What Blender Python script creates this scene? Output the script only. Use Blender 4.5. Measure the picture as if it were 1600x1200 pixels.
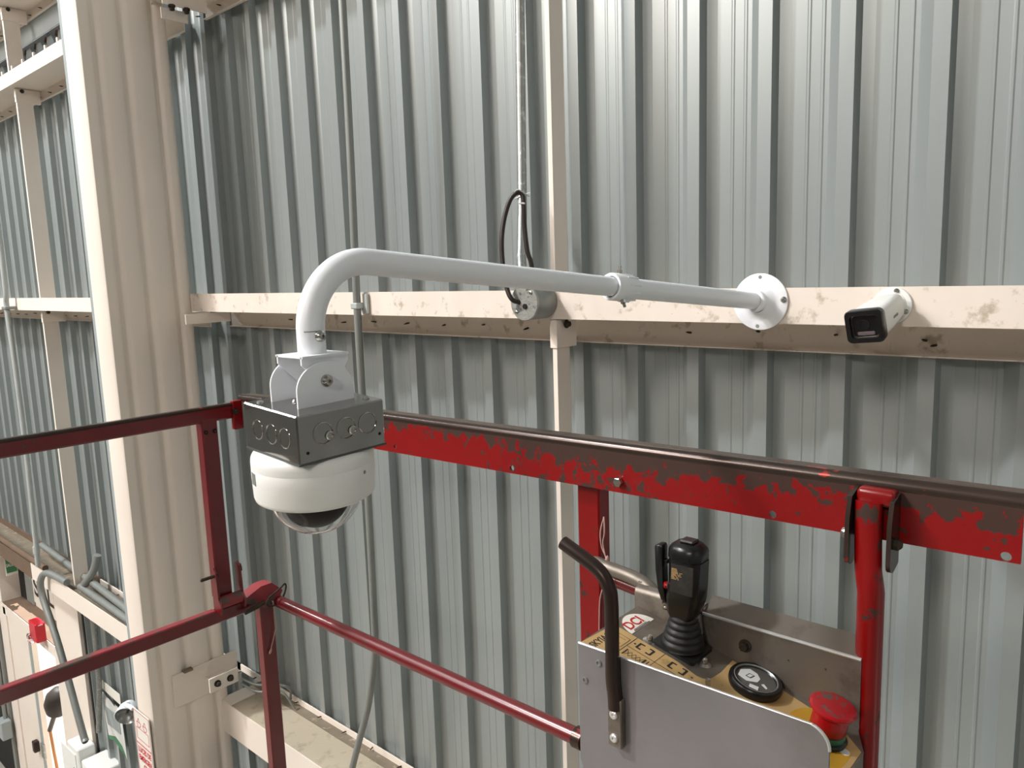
import bpy, bmesh, math, random
from mathutils import Vector, Matrix
random.seed(7)
for o in list(bpy.data.objects): bpy.data.objects.remove(o)
SC = bpy.context.scene; COL = SC.collection
PI = math.pi
V = Vector

# ------------------------------------------------------------------ camera
cd = bpy.data.cameras.new('camera'); cam = bpy.data.objects.new('camera', cd); COL.objects.link(cam)
cd.sensor_width = 36.0; cd.lens = 36.0*1204/1600; cd.clip_start = 0.02; cd.clip_end = 200
cam.matrix_world = Matrix(((0.74798563, -0.07233268, 0.65976168, 0),
                           (0.66291901, 0.13008552, -0.73730329, 0),
                           (-0.03249432, 0.98886083, 0.14525281, 0),
                           (0, 0, 0, 1)))
SC.camera = cam

# ------------------------------------------------------------------ world, lights, exposure
w = bpy.data.worlds.new('hall_ambient'); SC.world = w; w.use_nodes = True
bg = w.node_tree.nodes['Background']; bg.inputs[0].default_value = (0.86, 0.80, 0.72, 1); bg.inputs[1].default_value = 0.15

def area(name, loc, target, size, power, color):
    ld = bpy.data.lights.new(name, 'AREA'); ld.shape = 'DISK'; ld.size = size; ld.energy = power; ld.color = color
    o = bpy.data.objects.new(name, ld); COL.objects.link(o); o.location = loc
    o.rotation_euler = (V(target)-V(loc)).to_track_quat('-Z', 'Y').to_euler()
    return o
area('bay_and_fill_lamp', (-5.9, -2.9, 6.1), (-2.8, 1.8, -0.4), 0.6, 620, (0.94, 0.98, 1.0))
area('bay_and_fill_lamp', (1.5, -8.0, 4.0), (-3.2, 1.4, -1.2), 1.4, 250, (1.0, 0.91, 0.845))  # unseen fill added to bring out the column's ribbed side
area('bay_and_fill_lamp', (-10.5, -2.2, 5.5), (-6.5, 1.8, -1.0), 0.5, 200, (0.90, 0.96, 1.0))
area('bay_and_fill_lamp', (-6.5, -8.0, 6.8), (-4.0, 1.0, -1.0), 3.0, 860, (1.0, 0.91, 0.845))  # broad warm fill added behind the camera to lift the shadows
area('bay_and_fill_lamp', (-9.0, -9.0, 6.8), (-4.0, 1.0, -1.0), 3.0, 650, (1.0, 0.91, 0.845))  # second added fill, further left, no real lamp
sun = bpy.data.lights.new('sun', 'SUN'); sun.energy = 14; sun.angle = 0.01; sun.color = (1.0, 0.98, 0.95)
so = bpy.data.objects.new('sun', sun); COL.objects.link(so); so.rotation_euler = V((0.25, -0.14, -1)).to_track_quat('-Z', 'Y').to_euler()   # daylight on the yard outside the exit door
SC.view_settings.view_transform = 'Standard'; SC.view_settings.look = 'None'
SC.view_settings.exposure = -0.08; SC.view_settings.gamma = 1.0; SC.view_settings.use_curve_mapping = False

# ------------------------------------------------------------------ materials
def lin(h):
    h = h.lstrip('#'); r = []
    for i in (0, 2, 4):
        c = int(h[i:i+2], 16)/255
        r.append(c/12.92 if c <= 0.04045 else ((c+0.055)/1.055)**2.4)
    return (*r, 1)

def mat(name, col, rough=0.5, metal=0.0, spots=None, spot_scale=30, spot_thr=0.6, spot_soft=0.03, stretch=(1, 1, 1),
        var=0.06, var_scale=6, bump=0.0, bump_scale=80, spec=0.5, grad=None, spots2=None, rough2=None, coat=0):
    """procedural paint / metal: soft tone variation, optional patches of a second colour, optional wear that
    grows along an axis (grad = axis, from, to, amount)"""
    m = bpy.data.materials.new(name); m.use_nodes = True
    nt = m.node_tree; N = nt.nodes; L = nt.links
    b = N['Principled BSDF']; b.inputs['Roughness'].default_value = rough; b.inputs['Metallic'].default_value = metal
    b.inputs['Specular IOR Level'].default_value = spec
    if coat: b.inputs['Coat Weight'].default_value = coat; b.inputs['Coat Roughness'].default_value = 0.15
    tc = N.new('ShaderNodeTexCoord'); mp = N.new('ShaderNodeMapping'); L.new(tc.outputs['Object'], mp.inputs[0])
    mp.inputs['Scale'].default_value = stretch
    n1 = N.new('ShaderNodeTexNoise'); n1.inputs['Scale'].default_value = var_scale; n1.inputs['Detail'].default_value = 4
    L.new(mp.outputs[0], n1.inputs['Vector'])
    hs = N.new('ShaderNodeMixRGB'); hs.inputs[1].default_value = [c*(1-var*2) for c in lin(col)[:3]]+[1]
    hs.inputs[2].default_value = [min(1, c*(1+var*2)) for c in lin(col)[:3]]+[1]
    L.new(n1.outputs['Fac'], hs.inputs[0])
    out = hs.outputs[0]
    def patches(out, color, scale, thr, soft, g, r2, seed):
        n2 = N.new('ShaderNodeTexNoise'); n2.noise_dimensions = '4D'; n2.inputs['W'].default_value = seed
        n2.inputs['Scale'].default_value = scale; n2.inputs['Detail'].default_value = 6; n2.inputs['Roughness'].default_value = 0.6
        L.new(mp.outputs[0], n2.inputs['Vector'])
        f = n2.outputs['Fac']
        for ax, a, c, amt in (g or []):
            sp = N.new('ShaderNodeSeparateXYZ'); L.new(tc.outputs['Object'], sp.inputs[0])
            src = sp.outputs[ax[-1]]
            if ax[0] == '|':            # distance from a centre along an axis: '|0.25X'
                sb = N.new('ShaderNodeMath'); sb.operation = 'SUBTRACT'; L.new(src, sb.inputs[0]); sb.inputs[1].default_value = float(ax[1:-1])
                ab = N.new('ShaderNodeMath'); ab.operation = 'ABSOLUTE'; L.new(sb.outputs[0], ab.inputs[0]); src = ab.outputs[0]
            mr = N.new('ShaderNodeMapRange'); mr.inputs['From Min'].default_value = a; mr.inputs['From Max'].default_value = c
            mr.inputs['To Min'].default_value = 0; mr.inputs['To Max'].default_value = amt
            L.new(src, mr.inputs['Value'])
            ad = N.new('ShaderNodeMath'); ad.operation = 'ADD'; L.new(f, ad.inputs[0]); L.new(mr.outputs[0], ad.inputs[1]); f = ad.outputs[0]
        r = N.new('ShaderNodeMapRange'); r.inputs['From Min'].default_value = thr; r.inputs['From Max'].default_value = thr+soft
        L.new(f, r.inputs['Value'])
        mx = N.new('ShaderNodeMixRGB'); L.new(r.outputs[0], mx.inputs[0]); L.new(out, mx.inputs[1]); mx.inputs[2].default_value = lin(color)
        if r2 is not None:
            mr2 = N.new('ShaderNodeMapRange'); mr2.inputs['To Min'].default_value = rough; mr2.inputs['To Max'].default_value = r2
            L.new(r.outputs[0], mr2.inputs['Value']); L.new(mr2.outputs[0], b.inputs['Roughness'])
        return mx.outputs[0]
    if spots: out = patches(out, spots, spot_scale, spot_thr, spot_soft, grad, rough2, 1.3)
    if spots2: out = patches(out, spots2[0], spots2[1], spots2[2], spots2[3], None, None, 7.7)
    L.new(out, b.inputs['Base Color'])
    if bump:
        bn = N.new('ShaderNodeTexNoise'); bn.inputs['Scale'].default_value = bump_scale; bn.inputs['Detail'].default_value = 5
        L.new(mp.outputs[0], bn.inputs['Vector'])
        bp = N.new('ShaderNodeBump'); bp.inputs['Strength'].default_value = bump; bp.inputs['Distance'].default_value = 0.002
        L.new(bn.outputs['Fac'], bp.inputs['Height']); L.new(bp.outputs[0], b.inputs['Normal'])
    return m

M = {}
M['sheet'] = mat('grey_coated_sheet', '#999f9e', 0.36, 0.35, stretch=(1.2, 1.2, 0.25), var=0.03, var_scale=4, spec=0.5)
M['sheet_dark'] = mat('dark_louvre_steel', '#4c4f4c', 0.6, 0.0)  # dark grey steel for the jagged sheet ends and box rim
M['cream'] = mat('cream_paint', '#ebdfd3', 0.5, 0.0, var=0.03, var_scale=3)
M['cream_dirty'] = mat('cream_paint_dusty', '#e4d8cc', 0.55, 0.0, spots='#b8aa97', spot_scale=22, spot_thr=0.57, spot_soft=0.10,
                       spots2=('#8f8575', 130, 0.67, 0.04), var=0.05, var_scale=8)
M['dust'] = mat('brown_dust', '#7d7262', 0.9, 0.0, spots='#b1a795', spot_scale=22, spot_thr=0.58, spot_soft=0.12, var=0.15, var_scale=14, bump=0.3)
M['tan'] = mat('dusty_cream_top', '#b5a995', 0.8, 0.0, spots='#93876f', spot_scale=16, spot_thr=0.55, spot_soft=0.2, var=0.05)
M['white'] = mat('white_powder_coat', '#f1f4f8', 0.35, 0.0, var=0.01, spec=0.5)
M['camwhite'] = mat('white_plastic', '#eeeeea', 0.4, 0.0, var=0.01)
M['galv'] = mat('galvanised_steel', '#9a9c99', 0.38, 0.75, spots='#c2c5c3', spot_scale=60, spot_thr=0.55, spot_soft=0.1, var=0.1, var_scale=30)
M['galvcast'] = mat('cast_zinc', '#a7a7a2', 0.45, 0.6, spots='#6f706c', spot_scale=55, spot_thr=0.53, spot_soft=0.06, var=0.15, var_scale=40, bump=0.6, bump_scale=120)
M['conduit'] = mat('grey_conduit', '#8e918d', 0.45, 0.35, var=0.08, stretch=(1, 1, 0.2), var_scale=20)
M['conduit_w'] = mat('pale_conduit', '#b9bebb', 0.45, 0.2, var=0.05)
M['boxsteel'] = mat('polished_zinc_box', '#a09c98', 0.13, 0.95, spots='#b5b1ad', spot_scale=9, spot_thr=0.55, spot_soft=0.2, var=0.05, bump=0.35, bump_scale=14)
M['screw'] = mat('bright_screw', '#b3b1aa', 0.25, 0.95, var=0.1, var_scale=200)
M['dark_screw'] = mat('rusty_screw_tip', '#3b3127', 0.7, 0.3, var=0.2, var_scale=200)
M['red'] = mat('worn_red_paint', '#7a0406', 0.32, 0.0, spots='#3a2620', spot_scale=30, spot_thr=0.615, spot_soft=0.02, spots2=('#d9a79b', 240, 0.76, 0.02), var=0.06, rough2=0.5)
M['red_scuffed'] = mat('scuffed_red_paint', '#7c0406', 0.30, 0.0, spots='#3a2620', spot_scale=38, spot_thr=0.60, spot_soft=0.02, grad=[('Z', 0.40, 0.62, 0.11)], var=0.06, rough2=0.5)
M['red_rail'] = mat('chipped_red_rail', '#820407', 0.36, 0.0, spots='#3d2720', spot_scale=58, spot_thr=0.645, spot_soft=0.015,
                    grad=[('Z', 0.012, 0.052, 0.24), ('|0.22X', 0.34, 0.05, 0.125)], var=0.06, rough2=0.5)
M['red_dark'] = mat('old_dark_red_paint', '#660a12', 0.36, 0.0, spots='#45302a', spot_scale=36, spot_thr=0.66, spot_soft=0.03, var=0.1, var_scale=12, coat=0.6)
M['red_dusty'] = mat('dusty_red_paint', '#8f3238', 0.6, 0.0, spots='#5a4a42', spot_scale=24, spot_thr=0.50, spot_soft=0.08, var=0.15)
M['rail_bare'] = mat('bare_brown_steel', '#3f322c', 0.25, 0.45, spots='#9e3a35', spot_scale=40, spot_thr=0.64, spot_soft=0.03, stretch=(0.5, 1, 1), var=0.12, var_scale=20)
M['alu'] = mat('scuffed_aluminium', '#878385', 0.42, 0.35, spots='#75726f', spot_scale=7, spot_thr=0.5, spot_soft=0.3, spots2=('#4a4542', 70, 0.72, 0.03), var=0.06, bump=0.1, bump_scale=60)
M['alu_dirty'] = mat('grimy_aluminium', '#82796f', 0.48, 0.6, spots='#5d5248', spot_scale=18, spot_thr=0.52, spot_soft=0.2, spots2=('#3a2f27', 60, 0.68, 0.03), var=0.1)
M['alu_edge'] = mat('bright_aluminium_edge', '#d8d8d6', 0.3, 0.6, var=0.04)
M['label_tan'] = mat('faded_yellow_decal', '#c3a06b', 0.55, 0.0, spots='#8f7346', spot_scale=26, spot_thr=0.60, spot_soft=0.1, spots2=('#4d3b28', 60, 0.69, 0.03), var=0.06)
M['label_yellow'] = mat('orange_yellow_decal', '#c4932b', 0.5, 0.0, spots='#5c4522', spot_scale=50, spot_thr=0.62, spot_soft=0.04, var=0.05)
M['ink'] = mat('black_print', '#2a2522', 0.6, 0.0, var=0.02)
M['ink_red'] = mat('red_print', '#b5281f', 0.5, 0.0, var=0.02)
M['sign_red'] = mat('sign_red_print', '#c9404a', 0.5, 0.0, var=0.02)
M['black'] = mat('black_plastic', '#121212', 0.3, 0.0, var=0.1)
M['rubber'] = mat('black_rubber', '#1a1a19', 0.48, 0.0, var=0.1)
M['dial'] = mat('grey_worn_dial', '#57534f', 0.3, 0.0, spots='#77736e', spot_scale=50, spot_thr=0.55, spot_soft=0.1)
M['matt_black'] = mat('matt_black_core', '#0b0b0b', 0.55, 0.0, spec=0.25)
M['smoke'] = mat('worn_black_decal', '#2b2825', 0.5, 0.0, spots='#3b3733', spot_scale=60, spot_thr=0.5, spot_soft=0.2, var=0.1)
M['hoop'] = mat('worn_dark_tube', '#3a2d28', 0.34, 0.5, spots='#6a625b', spot_scale=16, spot_thr=0.6, spot_soft=0.08, stretch=(1, 1, 0.4), var=0.12)
M['estop'] = mat('red_plastic_button', '#9e0912', 0.28, 0.0, var=0.02)
M['estop_top'] = mat('chipped_red_button_top', '#9e101b', 0.35, 0.0, spots='#5b4640', spot_scale=75, spot_thr=0.56, spot_soft=0.02, var=0.04)
M['green'] = mat('green_ring', '#1f6b4c', 0.4, 0.0)
M['sign_green'] = mat('exit_green', '#3f7d55', 0.5, 0.0)
M['sign_white'] = mat('sign_white', '#e6e2d8', 0.5, 0.0, var=0.01)
M['cable'] = mat('black_cable', '#2c221d', 0.4, 0.0, var=0.15, var_scale=40)
M['cord'] = mat('dirty_cord', '#b58f85', 0.8, 0.0, var=0.15, var_scale=60)
M['concrete'] = mat('concrete_floor', '#a39d92', 0.6, 0.0, spots='#938d83', spot_scale=1.5, spot_thr=0.5, spot_soft=0.3, var=0.08, var_scale=1)
M['brown'] = mat('dusty_brown_ledge', '#6b5747', 0.85, 0.0, var=0.1)
M['grey_blue'] = mat('grey_blue_trim', '#9aa2a3', 0.5, 0.0, var=0.03)
M['dark'] = mat('dark_opening', '#141210', 0.9, 0.0)
M['rust'] = mat('rusty_brown', '#7a4a28', 0.8, 0.0, var=0.15)
M['fire_red'] = mat('strobe_red', '#c4182a', 0.35, 0.0, var=0.02)
M['paper'] = mat('white_paper', '#dcdcd8', 0.6, 0.0, var=0.02)
M['wood'] = mat('orange_wood', '#b47a4a', 0.6, 0.0, var=0.05)
M['lens_grey'] = mat('grey_lens_window', '#6c6264', 0.15, 0.0, var=0.05)

def glassy(name, col, rough, ior=1.45, alpha_mix=0.0):
    m = bpy.data.materials.new(name); m.use_nodes = True; N = m.node_tree.nodes; L = m.node_tree.links
    b = N['Principled BSDF']; b.inputs['Base Color'].default_value = lin(col); b.inputs['Roughness'].default_value = rough
    b.inputs['Transmission Weight'].default_value = 1.0; b.inputs['IOR'].default_value = ior
    n = N.new('ShaderNodeTexNoise'); n.inputs['Scale'].default_value = 14
    bp = N.new('ShaderNodeBump'); bp.inputs['Strength'].default_value = 0.03; L.new(n.outputs[0], bp.inputs['Height']); L.new(bp.outputs[0], b.inputs['Normal'])
    return m
M['dome'] = glassy('clear_dome', '#f8f8f8', 0.02, 1.22)
M['lens'] = glassy('clear_lens', '#e8ecef', 0.05, 1.4)
def emis(name, col, s):
    m = bpy.data.materials.new(name); m.use_nodes = True; N = m.node_tree.nodes; L = m.node_tree.links
    b = N['Principled BSDF']; b.inputs['Base Color'].default_value = lin(col)
    n = N.new('ShaderNodeTexNoise'); n.inputs['Scale'].default_value = 0.4
    r = N.new('ShaderNodeMixRGB'); r.inputs[1].default_value = lin(col); r.inputs[2].default_value = lin('#ffffff'); L.new(n.outputs[0], r.inputs[0])
    L.new(r.outputs[0], b.inputs['Emission Color']); b.inputs['Emission Strength'].default_value = s
    return m
M['sky'] = emis('bright_daylight_sky', '#f2f7ff', 2.6)

# ------------------------------------------------------------------ mesh helpers
def bbox(bm, x0, x1, y0, y1, z0, z1, bev=0.0, mtx=None, seg=1):
    vs = [bm.verts.new((x, y, z)) for x in (x0, x1) for y in (y0, y1) for z in (z0, z1)]
    fs = [(0, 1, 3, 2), (4, 6, 7, 5), (0, 4, 5, 1), (2, 3, 7, 6), (0, 2, 6, 4), (1, 5, 7, 3)]
    faces = [bm.faces.new([vs[i] for i in f]) for f in fs]
    if bev:
        es = list({e for f in faces for e in f.edges})
        r = bmesh.ops.bevel(bm, geom=es, offset=bev, segments=seg, affect='EDGES', profile=0.5)
        vs = [v for v in vs if v.is_valid] + [v for v in r['verts'] if v.is_valid]
        vs = list(set(vs))
    if mtx is not None:
        bmesh.ops.transform(bm, matrix=mtx, verts=vs)
    return vs

def frame(d, up=(0, 0, 1)):
    d = V(d).normalized(); u = V(up)
    if abs(d.dot(u)) > 0.98: u = V((0, 1, 0))
    x = u.cross(d).normalized(); y = d.cross(x).normalized()
    return x, y, d

def tube(bm, pts, r, n=16, caps=True, radii=None, flat=None):
    """sweep a circle along pts with parallel transport; flat=(sx,sy) list squashes the section"""
    pts = [V(p) for p in pts]; rings = []
    x = y = None
    for i, p in enumerate(pts):
        if i == 0: d = pts[1]-p
        elif i == len(pts)-1: d = p-pts[i-1]
        else: d = (pts[i+1]-p).normalized()+(p-pts[i-1]).normalized()
        d.normalize()
        if x is None: x, y, _ = frame(d)
        else:
            x = (x-d*x.dot(d)).normalized(); y = d.cross(x).normalized()
        rr = radii[i] if radii else r
        sx, sy = flat[i] if flat else (1, 1)
        rings.append([bm.verts.new(p+x*(math.cos(a)*rr*sx)+y*(math.sin(a)*rr*sy)) for a in [2*PI*k/n for k in range(n)]])
    for a, b in zip(rings, rings[1:]):
        for k in range(n):
            bm.faces.new((a[k], a[(k+1) % n], b[(k+1) % n], b[k]))
    if caps:
        bm.faces.new(rings[0][::-1]); bm.faces.new(rings[-1])

def smooth_path(ctrl, n=8):
    """Catmull-Rom through ctrl"""
    c = [V(p) for p in ctrl]; c = [c[0]*2-c[1]]+c+[c[-1]*2-c[-2]]; out = []
    for i in range(1, len(c)-2):
        p0, p1, p2, p3 = c[i-1:i+3]
        for k in range(n):
            t = k/n
            out.append(0.5*((2*p1)+(p2-p0)*t+(2*p0-5*p1+4*p2-p3)*t*t+(3*p1-p0-3*p2+p3)*t**3))
    out.append(c[-2]); return out

def lathe(bm, prof, origin, axis, n=40, cap0=True, cap1=True, a0=0):
    """prof: (radius, distance along axis)"""
    x, y, d = frame(axis); o = V(origin); rings = []
    for r, h in prof:
        if r < 1e-6: rings.append([bm.verts.new(o+d*h)])
        else: rings.append([bm.verts.new(o+d*h+x*(math.cos(a)*r)+y*(math.sin(a)*r)) for a in [a0+2*PI*k/n for k in range(n)]])
    for a, b in zip(rings, rings[1:]):
        for k in range(n):
            q = [a[k % len(a)], a[(k+1) % len(a)], b[(k+1) % len(b)], b[k % len(b)]]
            u = []
            for v in q:
                if v not in u: u.append(v)
            if len(u) > 2: bm.faces.new(u)
    if cap0 and len(rings[0]) > 2: bm.faces.new(rings[0][::-1])
    if cap1 and len(rings[-1]) > 2: bm.faces.new(rings[-1])

def prism(bm, poly, fn, h0, h1, caps=True):
    """extrude 2-D polygon; fn(u, v, h) -> 3-D"""
    a = [bm.verts.new(fn(u, v, h0)) for u, v in poly]; b = [bm.verts.new(fn(u, v, h1)) for u, v in poly]
    n = len(poly)
    for k in range(n): bm.faces.new((a[k], a[(k+1) % n], b[(k+1) % n], b[k]))
    if caps: bm.faces.new(a[::-1]); bm.faces.new(b)

def arc(cx, cy, r, a0, a1, n=8):
    return [(cx+r*math.cos(math.radians(a0+(a1-a0)*k/n)), cy+r*math.sin(math.radians(a0+(a1-a0)*k/n))) for k in range(n+1)]

def thing(name, loc, label, cat, group=None):
    o = bpy.data.objects.new(name, None); COL.objects.link(o); o.location = loc; o.empty_display_size = 0.05
    o['label'] = label; o['category'] = cat
    if group: o['group'] = group
    return o
ORG = {}
def obj(name, bm, m, parent=None, origin=None, angle=35, label=None, kind=None):
    """one mesh object; vertices given in world coordinates"""
    if parent is not None: org = ORG.get(parent.name, V(parent.location))
    else: org = V(origin) if origin else V((0, 0, 0))
    bmesh.ops.recalc_face_normals(bm, faces=bm.faces)
    me = bpy.data.meshes.new(name); 
    if org.length: bmesh.ops.translate(bm, vec=-org, verts=bm.verts)
    bm.to_mesh(me); bm.free()
    for p in me.polygons: p.use_smooth = True
    me.set_sharp_from_angle(angle=math.radians(angle))
    me.materials.append(m)
    o = bpy.data.objects.new(name, me); COL.objects.link(o)
    if parent is not None: o.parent = parent; ORG[o.name] = org
    else: o.location = org; ORG[o.name] = org
    if label: o['label'] = label
    if kind: o['kind'] = kind
    return o
def tag(o, label, cat, group=None):
    o['label'] = label; o['category'] = cat
    if group: o['group'] = group
    return o
def struct(name, bm, m, angle=35):
    o = obj(name, bm, m, angle=angle); o['kind'] = 'structure'; return o
NB = bmesh.new
def boxes(name, lst, m, parent=None, bev=0.0, **k):
    bm = NB()
    for b in lst: bbox(bm, *b, bev=bev)
    return obj(name, bm, m, parent, **k)
def text(name, s, size, m, parent, loc, xdir, ydir, extrude=0.0004, align='LEFT', squash=1.0):
    """flat lettering: real geometry lying on a surface; xdir = reading direction, ydir = up of the letters"""
    cu = bpy.data.curves.new(name, 'FONT'); cu.body = s; cu.size = size; cu.extrude = extrude; cu.offset = size*0.022; cu.align_x = align
    cu.materials.append(m)
    tmp = bpy.data.objects.new(name+'_tmp', cu)
    COL.objects.link(tmp); dg = bpy.context.evaluated_depsgraph_get()
    me = bpy.data.meshes.new_from_object(tmp.evaluated_get(dg)); bpy.data.objects.remove(tmp)
    x = V(xdir).normalized(); y = V(ydir); y = (y-x*y.dot(x)).normalized(); z = x.cross(y)
    org = ORG.get(parent.name, V(parent.location)) if parent else V((0, 0, 0))
    mt = Matrix.Translation(V(loc)-org) @ Matrix(((x.x*squash, y.x, z.x, 0), (x.y*squash, y.y, z.y, 0), (x.z*squash, y.z, z.z, 0), (0, 0, 0, 1)))
    me.transform(mt)
    if not me.materials: me.materials.append(m)
    o = bpy.data.objects.new(name, me); COL.objects.link(o)
    if parent: o.parent = parent; ORG[o.name] = org
    return o
def hexbolt(bm, c, d, r, h, washer=True):
    if washer: lathe(bm, [(r*1.45, 0), (r*1.45, h*0.2)], c, d, n=20)
    lathe(bm, [(r, h*0.2), (r, h*0.9), (r*0.85, h)], c, d, n=6)
def panhead(bm, c, d, r, h):
    lathe(bm, [(r, 0), (r*0.95, h*0.5), (r*0.6, h*0.95), (r*0.28, h), (r*0.25, h*0.55), (0, h*0.5)], c, d, n=20)

# ================================================================== THE SHELL
ZF = -4.7
struct('floor', (lambda b: (bbox(b, -16, 8, -14, 3, ZF-0.1, ZF), b)[1])(NB()), M['concrete'])

# corrugated wall: 7.2-inch ribs in sheets five ribs wide
YF = 1.790; PITCH = 0.1829; X0 = -1.1376
def cell(k):
    """inner face of one rib, left to right, starting at the steep step"""
    x = X0+k*PITCH; p = PITCH
    return [(x, YF), (x+0.005, YF+0.029), (x+0.030, YF+0.036),
            (x+0.066, YF+0.036), (x+0.069, YF+0.0345), (x+0.073, YF+0.0345), (x+0.076, YF+0.036),
            (x+0.098, YF+0.036), (x+0.101, YF+0.0345), (x+0.105, YF+0.0345), (x+0.108, YF+0.036),
            (x+0.118, YF+0.036), (x+0.150, YF+0.0)]
def sheet_bm(k0, ncell, z0, z1, lap=0.0012):
    """starts on the crest left of rib k0 and ends lapped under the next sheet's crest"""
    pts = [(X0+k0*PITCH-0.026, YF-lap)]
    for k in range(k0, k0+ncell):
        c = cell(k)
        if k == k0: c[0] = (c[0][0], YF-lap)
        pts += c
    pts += [(X0+(k0+ncell)*PITCH-0.012, YF)]
    bm = NB()
    fr = [(p[0], p[1]) for p in pts]; bk = [(p[0], p[1]+0.0012) for p in reversed(pts)]
    prism(bm, fr+bk, lambda u, v, h: (u, v, h), z0, z1, caps=False)
    return bm
wall = bpy.data.objects.new('wall_back', None); COL.objects.link(wall); wall['kind'] = 'structure'
k = -46
while k < 29:
    xl = X0+k*PITCH; xr = xl+5*PITCH
    n = 5
    if xr < -3.2: z0, z1 = -1.97, 1.25
    else: z0, z1 = ZF, 4.2
    if xr < -3.2 and xl > -5.95: z0 = ZF
    obj('wall_sheet', sheet_bm(k, n, z0, z1), M['sheet'], wall, angle=12)
    k += 5

# ================================================================== GIRTS
SCREW = None
def screw_tips(parent, xs, y, zf, L=0.022, r=0.0028):
    """points of the sheeting screws that come through the outer flange; the tips share one mesh"""
    global SCREW
    for i, x in enumerate(xs):
        z = zf(i) if callable(zf) else zf
        if SCREW is None:
            bm = NB(); lathe(bm, [(r, 0), (r, L*0.55), (r*0.25, L)], (0, 0, 0), (0, -1, 0), n=7)
            SCREW = bpy.data.meshes.new('screw_tip'); bm.to_mesh(SCREW); bm.free(); SCREW.materials.append(M['dark_screw'])
        o = bpy.data.objects.new('screw_tip', SCREW); COL.objects.link(o); o.parent = parent
        o.location = V((x, y, z))-ORG[parent.name]
        o.rotation_euler = (random.uniform(-.2, .25), 0, random.uniform(-.3, .3))
def zee(name, x0, x1, yi, yo, zw, hi, ho, m, label, cat='beam', group=None, t=0.004, lip=0.0):
    """Z section: web at zw; inner flange rises (hi>0) or falls; outer flange to the other side"""
    if hi > 0: poly = [(yi, zw), (yi, zw+hi), (yi+t, zw+hi), (yi+t, zw+t), (yo, zw+t), (yo, zw-ho), (yo-t, zw-ho), (yo-t, zw)]
    else: poly = [(yi, zw+t), (yi, zw+hi), (yi+t, zw+hi), (yi+t, zw), (yo-t, zw), (yo-t, zw), (yo-t, zw+ho), (yo, zw+ho), (yo, zw), (yo, zw)]
    poly2 = []
    for p in poly:
        if p not in poly2: poly2.append(p)
    if hi < 0:
        poly2 = [(yi, zw+t), (yi, zw+hi), (yi+t, zw+hi), (yi+t, zw), (yo, zw), (yo, zw+ho), (yo-t, zw+ho), (yo-t, zw+t)]
    bm = NB(); prism(bm, poly2, lambda u, v, h: (h, u, v), x0, x1)
    if lip:
        s = -1 if hi > 0 else 1
        zz = zw-ho if hi > 0 else zw+ho
        bbox(bm, x0, x1, yo-0.016, yo-t, zz, zz+0.003)
    o = obj(name, bm, m, origin=((x0+x1)/2, yi, zw), angle=30)
    tag(o, label, cat, group)
    return o
def ribx(x0, x1, off=0.165):
    r = []; k = math.ceil((x0-X0)/PITCH)
    while X0+k*PITCH+off < x1:
        x = X0+k*PITCH+off
        if x > x0: r.append(x)
        k += 1
    return r
zj = lambda z, a=0.006: (lambda i: z+random.uniform(-a, a))
g = zee('wall_girt', -3.30, 5.0, 1.600, 1.787, -0.130, 0.076, 0.078, M['cream_dirty'],
        'long dusty cream girt at eye level right of the ribbed column, holding both cameras', lip=1)
screw_tips(g, ribx(-3.0, -1.4)+ribx(-1.25, 0.6), 1.783, zj(-0.168))
screw_tips(g, [-0.245, -0.405], 1.783, zj(-0.178))
g = zee('wall_girt', -12.0, -3.50, 1.600, 1.787, -0.145, 0.076, 0.072, M['cream'],
        'clean cream girt at eye level left of the ribbed column', lip=1)
screw_tips(g, ribx(-8, -3.9), 1.783, zj(-0.185))
g = zee('wall_girt', -12.0, -3.50, 1.600, 1.787, 1.166, 0.076, 0.056, M['cream'],
        'cream girt left of the column with a dark jagged gap above it', lip=1)
screw_tips(g, ribx(-8, -3.9), 1.783, zj(1.135, 0.003))
g = zee('wall_girt', -12.0, -3.50, 1.600, 1.787, 1.640, 0.076, 0.056, M['cream'],
        'highest cream girt, cut by the top left corner of the photo', lip=1)
screw_tips(g, ribx(-8, -3.9), 1.783, zj(1.605, 0.003))
g = zee('wall_girt', -3.30, 5.0, 1.600, 1.787, 1.170, 0.076, 0.056, M['cream'],
        'high cream girt just right of the column top, seen from below', lip=1)
screw_tips(g, ribx(-3.6, 0.6), 1.783, zj(1.140, 0.004))
# low girts carry a broad web, face down
gl = zee('wall_girt', -3.31, 5.0, 1.575, 1.787, -1.955, -0.150, 0.004, M['tan'],
         'deep low cream girt bolted to the column, brown dust in its trough', t=0.004)
boxes('face_plate', [(-3.312, 5.0, 1.570, 1.575, -2.105, -1.949)], M['cream'], gl, label='cream front face')
boxes('trough', [(-3.31, 5.0, 1.735, 1.780, -1.951, -1.9495)], M['dust'], gl, label='brown dusty strip along the back')
boxes('wall_flange', [(-3.66, 5.0, 1.780, 1.787, -1.960, -1.925)], M['cream'], gl)
bm = NB(); bbox(bm, -3.31, -3.22, 1.572, 1.70, -1.951, -1.944, bev=0.001); obj('lap_plate', bm, M['cream'], gl)
screw_tips(gl, ribx(-3.6, -0.5), 1.781, zj(-1.941, 0.004))
gl2 = zee('wall_girt', -12.0, -3.50, 1.600, 1.787, -1.965, -0.085, 0.004, M['dust'],
          'low cream girt left of the column loaded with grey pipes', t=0.004)
boxes('face_plate', [(-6.05, -3.50, 1.595, 1.600, -2.05, -1.93)], M['cream'], gl2, label='cream front face')
boxes('face_plate', [(-12, -6.05, 1.595, 1.600, -2.05, -1.93)], M['brown'], gl2, label='brown stained front face')
boxes('wall_flange', [(-5.30, -3.50, 1.780, 1.787, -1.975, -1.925), ], M['cream'], gl2)
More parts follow.
